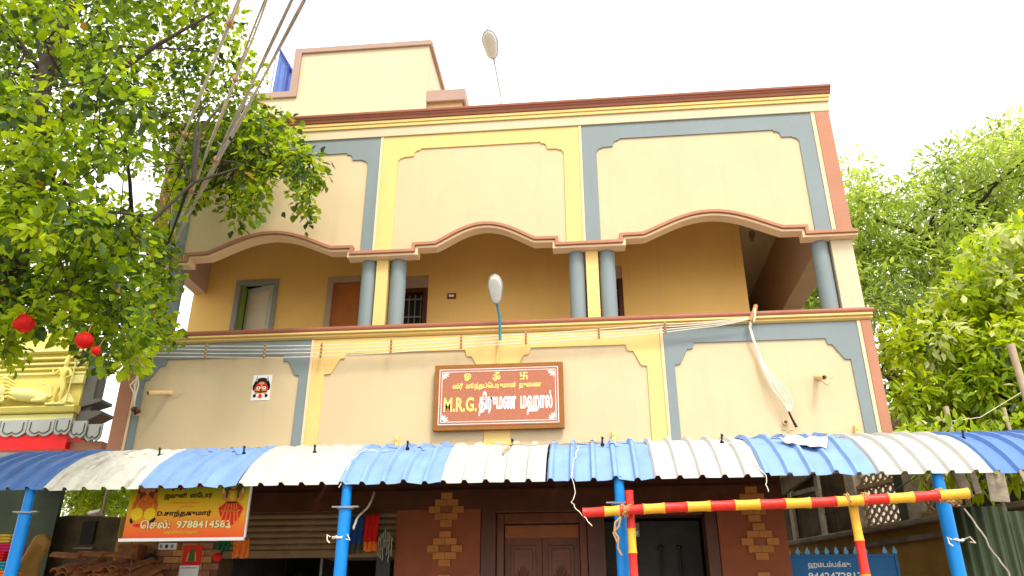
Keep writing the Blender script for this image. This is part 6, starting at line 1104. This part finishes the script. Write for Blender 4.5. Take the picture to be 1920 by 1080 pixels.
# standing relief figure (on its own little plinth)
X, Yf, Z = -8.72, 11.86, 5.19
sf = thing('relief_figure', 'yellow standing relief figure with raised hand at the temple corner', 'statue', (X, Yf, Z))
J = [((X, Yf, Z + .34), .055), ((X + .005, Yf, Z + .46), .048), ((X + .01, Yf, Z + .56), .062), ((X + .01, Yf, Z + .63), .028), ((X + .01, Yf - .01, Z + .68), .046), ((X + .01, Yf, Z + .76), .034), ((X + .01, Yf, Z + .84), .014),
     ((X - .085, Yf, Z + .57), .028), ((X - .16, Yf - .02, Z + .48), .021), ((X - .19, Yf - .03, Z + .58), .016), ((X + .10, Yf, Z + .57), .028), ((X + .15, Yf - .02, Z + .47), .021), ((X + .09, Yf - .05, Z + .42), .016),
     ((X - .05, Yf, Z + .27), .046), ((X - .06, Yf - .02, Z + .13), .034), ((X - .07, Yf, Z + .01), .026), ((X + .06, Yf, Z + .27), .046), ((X + .05, Yf - .02, Z + .13), .034), ((X + .05, Yf, Z + .01), .026), ((X - .08, Yf - .06, Z), .02), ((X + .05, Yf - .06, Z), .02)]
skin('body', J, [(0, 1), (1, 2), (2, 3), (3, 4), (4, 5), (5, 6), (2, 7), (7, 8), (8, 9), (2, 10), (10, 11), (11, 12), (0, 13), (13, 14), (14, 15), (0, 16), (16, 17), (17, 18), (15, 19), (18, 20)], 'tyellow', sf)
MB().tube([(X + .17, Yf - .03, Z), (X + .19, Yf - .03, Z + .70)], .012, 6).ball((X + .19, Yf - .03, Z + .72), .03).build('staff', 'tpale', sf, True)
MB().prism([(X + .05, Z + .02), (X + .16, Z + .18), (X + .24, Z + .10), (X + .32, Z + .0)], Yf - .02, Yf + .06).build('drapery', 'tpale', sf, bevel=.01)
MB().box(X - .16, X + .18, Yf - .08, Yf + .12, Z - .04, Z - .005).build('base', 'tpale', sf, bevel=.006)
# reclining beast with ribbed mane
X, Yf, Z = -9.72, 11.86, 5.2
lf = thing('relief_lion', 'yellow reclining lion relief with ribbed mane on the temple parapet', 'statue', (X, Yf, Z))
J = [((X + .5, Yf, Z + .13), .12), ((X + .75, Yf, Z + .12), .10), ((X + .25, Yf, Z + .17), .12), ((X + .02, Yf - .02, Z + .24), .12), ((X - .10, Yf - .08, Z + .24), .09), ((X - .14, Yf - .16, Z + .18), .05),
     ((X + .1, Yf - .06, Z + .03), .035), ((X - .12, Yf - .14, Z + .015), .03), ((X + .80, Yf - .06, Z + .03), .04), ((X + .60, Yf - .1, Z + .015), .03), ((X + .88, Yf, Z + .10), .02), ((X + .80, Yf - .02, Z + .30), .014), ((X + .66, Yf - .02, Z + .33), .014), ((X + .58, Yf - .02, Z + .40), .02)]
skin('body', J, [(0, 1), (0, 2), (2, 3), (3, 4), (4, 5), (3, 6), (6, 7), (1, 8), (8, 9), (1, 10), (10, 11), (11, 12), (12, 13)], 'tpale', lf)
for k in range(6):
    MB().tube([(X - .05 + .02 * k, Yf - .10 + .01 * k, Z + .42 - .06 * k), (X + .10 + .02 * k, Yf - .12, Z + .40 - .062 * k), (X + .24 + .015 * k, Yf - .06, Z + .33 - .055 * k)], [.018, .026, .008], 6).build('mane_lock', 'tyellow', lf, True)

# red lanterns
def lantern(x, y, z, r, label, tilt=0):
    t = thing('red_lantern', label, 'lantern', (x, y, z), 'red paper lanterns in the tree')
    mb = MB(); n = 24; k = 10; vs = []
    for i in range(k + 1):
        a = math.pi * (.12 + .76 * i / k)
        for j in range(n):
            rr = r * math.sin(a) * (1 + (.04 if j % 2 else -.03)); vs.append((rr * math.cos(2 * math.pi * j / n), rr * math.sin(2 * math.pi * j / n), r * .92 * math.cos(a)))
    fs = [(i * n + j, i * n + (j + 1) % n, (i + 1) * n + (j + 1) % n, (i + 1) * n + j) for i in range(k) for j in range(n)]
    o = mb.add(vs, fs).build('shade', 'lantern', None, True); c1 = MB().tube([(0, 0, r * .80), (0, 0, r * .95)], r * .36, 14).build('cap', 'tred', None, True)
    c2 = MB().tube([(0, 0, -r * .95), (0, 0, -r * .8)], r * .36, 14).build('cap', 'tred', None, True)
    c3 = MB().tube([(0, 0, r * .95), (0, 0, r * .95 + .10)], .004, 5).build('cord', 'rope', None)
    for q in (o, c1, c2, c3): q.parent = t
    t.rotation_euler.y = rad(tilt)
lantern(-4.902, 6.0, 4.150, .085, 'round red paper lantern hanging by the tree trunk at far left', -14)
lantern(-4.296, 6.0, 3.968, .074, 'red paper lantern in the leaves left of the hall corner', 12)
lantern(-4.168, 6.0, 3.871, .04, 'small half hidden red lantern low in the leaves', 25)

# ------------------------------------------------------------- lamps, wires
def lamp_head(root, a, b, w, dpt):
    a, b = Vector(a), Vector(b); ax = (b - a); L = ax.length; ax.normalize(); side = Vector((1, 0, 0)); side = (side - ax * side.dot(ax)).normalized(); nrm = side.cross(ax)
    if nrm.z > 0: nrm = -nrm      # lens looks down
    def loft(off, sc, thick, s0, s1, name, mt, k=14, n=20):
        mb = MB(); vs = []
        for i in range(k + 1):
            t = s0 + (s1 - s0) * i / k; q = i / k
            wr = w / 2 * sc * (.62 + .38 * min(1, q * 1.8)) * math.sqrt(max(0, 1 - (max(0, q - .55) / .45) ** 2)) * min(1, .55 + q * 5)
            c = a + ax * (L * t) + nrm * off
            for j in range(n):
                an = 2 * math.pi * j / n; vs.append(c + side * wr * math.cos(an) + nrm * thick * math.sin(an) * min(1, wr / (w / 2 * sc) + .1))
        fs = [(i * n + j, i * n + (j + 1) % n, (i + 1) * n + (j + 1) % n, (i + 1) * n + j) for i in range(k) for j in range(n)] + [list(range(n))[::-1], list(range(k * n, k * n + n))]
        return mb.add(vs, fs).build(name, mt, root, True)
    loft(0, 1, dpt, 0, 1, 'housing', 'lampm'); loft(dpt * .55, .84, dpt * .75, .06, .96, 'lens', 'glass')
sl = thing('street_lamp', 'oval street lamp on a thin bent pole rising above the roof edge', 'street lamp', (-1.11, 9.7, 8.7))
lamp_head(sl, (-1.234, 9.60, 9.83), (-1.270, 9.17, 10.03), .25, .05)
MB().tube([(-1.11, 9.74, 8.0), (-1.12, 9.7, 9.15), (-1.135, 9.7, 9.25), (-1.234, 9.60, 9.87)], .015, 10).build('pole', 'lampm', sl, True)
sl = thing('balcony_lamp', 'white oval street lamp on a short blue arm at the balcony edge', 'street lamp', (-1.08, 9.35, 5.3))
lamp_head(sl, (-1.109, 9.26, 5.56), (-1.105, 8.98, 5.855), .20, .045)
MB().tube([(-1.07, 9.36, 5.10), (-1.075, 9.33, 5.40), (-1.109, 9.26, 5.58)], .017, 10).build('arm', mat('teal_blue_pipe', (.02, .20, .30), .4, .1, 8), sl, True)
MB().tube([(-1.09, 9.44, 5.22), (-1.12, 9.44, 4.82)], .011, 8).build('conduit', 'yellow', sl, True)

# wires strung along the front
zs = [(-5.95, 5.21, 5.06), (-5.69, 5.19, 5.04), (-3.49, 5.11, 4.96), (-1.09, 5.16, 5.04), (.96, 5.235, 5.13), (2.06, 5.28, 5.25)]
wlab = ['topmost cream wire strung along the hall front', 'second wire from the top along the hall front', 'third wire from the top along the hall front', 'lowest cream wire strung along the hall front']
for k in range(4):
    pts = []
    for i in range(len(zs) - 1):
        for q in range(5):
            t = q / 5; x = zs[i][0] + (zs[i + 1][0] - zs[i][0]) * t
            a = zs[i][1] + (zs[i + 1][1] - zs[i][1]) * t; b = zs[i][2] + (zs[i + 1][2] - zs[i][2]) * t
            pts.append((x, 9.36 + .004 * k, a + (b - a) * k / 3 - .012 * math.sin(math.pi * t) + random.uniform(-.004, .004)))
    pts.append((2.07, 9.36, 5.27))
    tag(MB().tube(pts, .006, 6).build('facade_wire', 'cable', None, True), wlab[k], 'wire', 'wires strung along the hall front')
for n_i, x in enumerate((-4.96, -4.16, -3.40, -2.48, -1.57, -.74, .18, 1.01)):
    i = max(j for j in range(len(zs) - 1) if zs[j][0] <= x); t = (x - zs[i][0]) / (zs[i + 1][0] - zs[i][0])
    a = zs[i][1] + (zs[i + 1][1] - zs[i][1]) * t; b = zs[i][2] + (zs[i + 1][2] - zs[i][2]) * t
    mb = MB().box(x - .012, x + .012, 9.345, 9.36, b - .03, a + .025)
    for q in range(4): mb.ball((x, 9.345, a + (b - a) * q / 3), .016, 8, 5)
    wh = ['first', 'second', 'third', 'fourth', 'fifth', 'sixth', 'seventh', 'eighth'][n_i]
    tag(mb.build('wire_spacer', 'rope', None), f'{wh} small spacer bar from the left holding the facade wires', 'wire spacer', 'spacer bars on the facade wires')
ins = thing('wire_anchor', 'brown clay insulator peg tied to the balcony coping at right', 'insulator', (2.12, 9.36, 5.3))
MB().tube([(2.06, 9.37, 5.24), (2.12, 9.38, 5.34), (2.16, 9.40, 5.46)], [.03, .036, .026], 10).build('peg', 'rope', ins, True)
MB().tube([(2.13, 9.36, 5.40), (2.12, 9.34, 5.30), (2.10, 9.35, 5.22)], .012, 6).build('binding', 'cable', ins, True)
base = [(2.07, 9.36, 5.27), (2.045, 9.40, 5.17), (2.07, 9.42, 5.02), (2.115, 9.43, 4.84), (2.16, 9.42, 4.62)]
wd = [-.02, .03, .07, .12]
for k in range(4):
    pts = base[:4] + [(2.13 + wd[k] * .15, 9.42, 4.70), (2.19 + wd[k] * .5, 9.40, 4.50), (2.25 + wd[k], 9.38, 4.34), (2.33 + wd[k] * .7, 9.38, 4.20), (2.37, 9.40, 4.08)]
    tag(MB().tube([(p[0] + .006 * k, p[1] + .004 * k, p[2]) for p in pts], .009, 6).build('drop_cable', 'cable', None, True), ['leftmost', 'second', 'third', 'rightmost'][k] + ' loose cream cable looping down the right lower panel', 'cable', 'cables hanging on the right lower panel')
tag(MB().tube([(2.37, 9.40, 4.09), (2.40, 9.41, 4.0), (2.44, 9.42, 3.90)], [.012, .013, .017], 8).build('cable_tail', 'black', None, True), 'black taped end of the hanging cable bundle', 'cable')
for k in range(3):
    pts = [(-5.83 + .03 * k, 9.38, 5.06), (-5.79 - .05 * k, 9.40, 4.86), (-5.95 + .06 * k, 9.40, 4.66), (-5.88 + .02 * k, 9.40, 4.56), (-5.84, 9.40, 4.42), (-5.82, 9.40, 4.33), (-5.74, 9.38, 4.29)]
    tag(MB().tube(pts, .010, 6).build('drop_cable', 'cable', None, True), ['left', 'middle', 'right'][k] + ' pale cable running down the left corner of the hall', 'cable', 'cables on the left corner')
tag(MB().ball((-5.81, 9.38, 4.33), (.05, .03, .035)).ball((-5.75, 9.38, 4.30), (.03, .03, .03)).build('junction_lump', 'wood', None, True), 'brown taped junction at the foot of the left corner cables', 'junction')

# service cables rising from the left corner
CAB = [((-6.058, 9.35, 7.642), (-3.667, 6.5, 8.252), 'leftmost twisted service cable crossing the tree'), ((-5.738, 9.35, 6.749), (-3.36, 6.5, 8.22), 'thick twisted service cable, second from the left'),
       ((-5.675, 9.35, 6.746), (-3.07, 6.5, 8.20), 'double service cable, third from the left'), ((-5.578, 9.3, 7.004), (-2.93, 6.5, 8.19), 'rightmost service cable ending in a dark clamp')]
CAB = [((-5.96, 9.2, 7.545), (-2.896, 5.0, 6.719), CAB[0][2]), ((-5.646, 9.2, 6.666), (-2.651, 5.0, 6.695), CAB[1][2]), ((-5.584, 9.2, 6.663), (-2.419, 5.0, 6.673), CAB[2][2]), ((-5.518, 9.2, 6.946), (-2.308, 5.0, 6.663), CAB[3][2])]
for k, (a, b, lab) in enumerate(CAB):
    a, b = Vector(a), Vector(b); e_ = a + (b - a) * 2.6
    t = thing('service_cable', lab, 'cable', a, 'service cables from the hall corner')
    for s in range(3 if k == 1 else 2):
        pts = []; N = 60; ph = s * math.pi
        for i in range(N + 1):
            q = i / N; p = a.lerp(e_, q); p.z -= .06 * math.sin(math.pi * min(1, q * 2.0))
            sp = .009 + .007 * math.sin(q * 11 + k) ** 2
            p += Vector((math.cos(q * 26 + ph), 0, math.sin(q * 26 + ph) * .6)) * sp
            pts.append(p)
        MB().tube(pts, [.012 - .006 * i / N for i in range(N + 1)], 6).build('strand', 'cable' if k < 2 else 'cableg', t, True)
    for q in ((.16, .36), (.12, .30), (.18, .42), (.2, .5))[k]:
        c = a.lerp(e_, q); c.z -= .05
        MB().ball(c, (.032, .032, .045), 8, 6).build('knot', 'terracotta' if k != 3 else 'blackm', t, True)
for k in range(2):
    a = Vector((-5.70, 9.38, 6.75)); tag(MB().tube([a, (-5.80 + .03 * k, 9.36, 6.2), (-5.86, 9.38 , 5.6), (-5.83 + .04 * k, 9.36, 5.06)], .010, 6).build('drop_cable', 'cable', None, True), ['left', 'right'][k] + ' cable running down the hall corner from the service cables', 'cable', 'cables down the hall corner')

# ------------------------------------------------------------- trees
tr = thing('broadleaf_tree', 'big broad leaved tree filling the upper left, its branch hanging over the hall front', 'tree', (-6.6, 6.3, 0))
MB().tube([(-6.75, 6.3, 0), (-6.55, 6.3, 1.4), (-6.2, 6.25, 2.9), (-5.62, 6.3, 4.0), (-5.42, 6.3, 4.9), (-5.55, 6.3, 5.9), (-5.7, 6.3, 7.2), (-5.6, 6.3, 8.6)], [.24, .21, .18, .15, .13, .11, .09, .05], 16).build('trunk', 'bark', tr, True)
MB().tube([(-5.50, 6.3, 4.45), (-5.1, 6.5, 4.7), (-4.6, 6.8, 5.4), (-4.3, 7.2, 6.3), (-4.0, 7.8, 6.9), (-3.6, 8.3, 7.0)], [.05, .035, .022, .018, .014, .01], 10).build('branch', 'bark', tr, True)
MB().tube([(-5.6, 6.3, 6.2), (-5.0, 6.2, 6.9), (-4.4, 6.2, 7.4), (-3.9, 6.3, 7.9)], [.05, .04, .025, .012], 10).build('branch', 'bark', tr, True)
MB().tube([(-5.65, 6.3, 5.4), (-6.2, 6.0, 6.2), (-6.9, 5.8, 7.2)], [.09, .06, .03], 10).build('branch', 'bark', tr, True)
forks = [(-5.45, 6.3, 4.7), (-4.6, 6.8, 5.4), (-4.3, 7.2, 6.3), (-5.55, 6.3, 5.9), (-5.0, 6.2, 6.9), (-5.7, 6.3, 7.2)]
limbs(None, forks, LEFT_CLUSTERS, 26, .026, 'bark', tr, 3)
limbs(None, [(-4.3, 7.2, 6.3), (-4.0, 7.8, 6.9)], OVERHANG_CLUSTERS, 12, .022, 'bark', tr, 4)
EXTRA = [(random.uniform(-10.5, -6.6), random.uniform(4.5, 8.5), random.uniform(4.6, 9.8), .45) for _ in range(70)] + [(random.uniform(-6.8, -3.6), random.uniform(5.2, 8), random.uniform(9.2, 10.6), .4) for _ in range(30)]
leaves('crown', LEFT_CLUSTERS, 50, .083, LEAF, (5, 5.5, 2.2, .15), tr, 'broad', .45, 1.2, 1)
leaves('crown', EXTRA, 60, .13, LEAF, (5, 3, 3, .2), tr, 'broad', .45, 1.0, 5)
leaves('overhang_foliage', OVERHANG_CLUSTERS, 30, .085, LEAF, (5, 5, 3.0, .2), tr, 'broad', .5, 1.3, 2)
# the leaves that show largest, each a blade of its own
lm = []
for k in range(4):
    L, W = .15, .052
    m_ = MB().add([(0, 0, 0), (W, .012, -.04), (W * .95, .012, -.08), (0, -.006, -L), (-W * .95, .012, -.08), (-W, .012, -.04), (0, 0, -.07)], [(0, 1, 6), (1, 2, 6), (2, 3, 6), (3, 4, 6), (4, 5, 6), (5, 0, 6)])
    lm.append(m_.mesh('leaf', LEAF[[0, 1, 0, 2][k]]))
pick = [c for c in LEFT_CLUSTERS if c[1] < 6.4] ; R = random.Random(9)
for k in range(280):
    c = R.choice(pick if k < 200 else OVERHANG_CLUSTERS)
    o = link('leaf', R.choice(lm), tr); o.location = (c[0] + R.gauss(0, .11), c[1] - .12 + R.gauss(0, .08), c[2] + R.gauss(0, .11))
    o.rotation_euler = (rad(R.uniform(-70, 10)), rad(R.uniform(-50, 50)), rad(R.uniform(0, 360))); s_ = R.uniform(.5, .85); o.scale = (s_, s_, s_)

nt = thing('neem_tree', 'tall airy pale green tree with fine leaflets behind the right side of the hall', 'tree', (7.2, 16, 0))
MB().tube([(7.2, 16, 0), (7.3, 16, 2.5), (7.1, 16, 5), (7.4, 16, 7.5), (7.8, 16, 9.5), (8.4, 16, 11.5)], [.3, .25, .2, .15, .10, .04], 14).build('trunk', 'barkl', nt, True)
limbs(None, [(7.2, 16, 3.8), (7.1, 16, 5), (7.4, 16, 7.5), (7.8, 16, 9.3)], NEEM_CLUSTERS, 30, .07, 'bark', nt, 6, rmin=.02)
leaves('crown', NEEM_CLUSTERS, 130, .165, NEEM, (5, 4, 2.5, 1.5), nt, 'narrow', .5, 1.45, 3)
dt = thing('dark_tree', 'dense shaded green tree close behind the right edge of the hall', 'tree', (5.4, 13.6, 0))
MB().tube([(5.4, 13.6, 0), (5.5, 13.6, 3), (5.3, 13.6, 5), (5.2, 13.6, 6.6)], [.2, .16, .11, .05], 12).build('trunk', 'bark', dt, True)
limbs(None, [(5.5, 13.6, 3), (5.3, 13.6, 5)], DARK_CLUSTERS, 12, .05, 'bark', dt, 7)
leaves('crown', DARK_CLUSTERS, 130, .12, [NEEM[0], NEEM[2], SHRUB[1], LEAF[2]], (4, 4, 2, 2), dt, 'narrow', .3, 1.3, 4)
shb = thing('leafy_shrub', 'bright lime green shrub with long hand shaped leaves at the right edge', 'shrub', (6.0, 11, 0))
MB().tube([(6.0, 11, 0), (5.9, 11, 2.5), (5.6, 11, 4.2), (5.3, 10.9, 5.0)], [.09, .075, .05, .02], 10).build('stem', 'barkl', shb, True)
MB().tube([(5.9, 11, 2.4), (6.3, 11, 4.4), (6.4, 11, 6.2)], [.06, .045, .02], 10).build('stem', 'barkl', shb, True)
limbs(None, [(5.9, 11, 2.5), (5.6, 11, 4.2), (6.3, 11, 4.4)], SHRUB_CLUSTERS, 22, .022, 'barkl', shb, 8)
leaves('crown', SHRUB_CLUSTERS, 85, .135, SHRUB, (5, 4, 1.6, 1.2), shb, 'lance', .35, 1.35, 6)
# foliage drooping over the right end of the awning
LOW = [(3.55 + .16 * i + random.uniform(-.05, .05), random.uniform(8.9, 9.6), 3.60 + random.uniform(-.06, .14) - .03 * max(0, i - 6), .16) for i in range(12)] + [(random.uniform(4.0, 5.2), random.uniform(9.2, 9.9), random.uniform(3.3, 3.8), .2) for _ in range(16)]
cr_ = thing('creeper', 'low leafy creeper spilling over the right end of the awning', 'creeper', (4.6, 9.6, 0))
MB().tube([(4.9, 9.7, 0), (4.8, 9.7, 2), (4.5, 9.5, 3.5), (3.8, 9.3, 3.6)], [.03, .025, .018, .008], 8).build('stem', 'barkl', cr_, True)
leaves('foliage', LOW, 46, .13, SHRUB, (4, 4, 2, 1.5), cr_, 'lance', .3, 1.3, 8)
bt = thing('background_tree', 'bright green tree seen through the gap above the old left wall', 'tree', (-8.0, 13.6, 0))
MB().tube([(-8.0, 13.6, 0), (-8.0, 13.6, 2.5), (-7.9, 13.6, 3.8)], [.14, .11, .04], 10).build('trunk', 'bark', bt, True)
leaves('crown', BACK_CLUSTERS, 120, .10, [NEEM[0], SHRUB[1], SHRUB[0], NEEM[2]], (4, 3, 3, 1), bt, 'narrow', .4, 1.8, 9)
# bamboo stakes in the shrub
for k, (a, b, r, lab) in enumerate((((4.33, 9.8, 4.20), (4.36, 9.8, 3.2), .030, 'short grey stake standing left of the shrub above the awning'), ((4.99, 9.8, 4.17), (5.10, 9.8, 3.2), .024, 'thin leaning stake between the other two at right'), ((5.24, 9.75, 4.95), (5.40, 9.8, 3.2), .045, 'thick bamboo stake at the right edge in the shrub'))):
    a, b = Vector(a), Vector(b); b.z = 0
    mb = MB(); pts = []; rs = []
    for i in range(25): pts.append(a.lerp(b, i / 24)); rs.append(r * (1.15 if i % 4 == 0 else 1))
    tag(mb.tube(pts, rs, 12).build('stake', 'bamboo', None, True), lab, 'stake', 'stakes beside the shrub')
tag(MB().tube([(4.34, 9.8, 4.02), (4.7, 9.8, 4.06), (5.25, 9.75, 4.36)], .006, 5).build('stake_wire', 'cableg', None, True), 'thin wire tied between the stakes at right', 'wire')
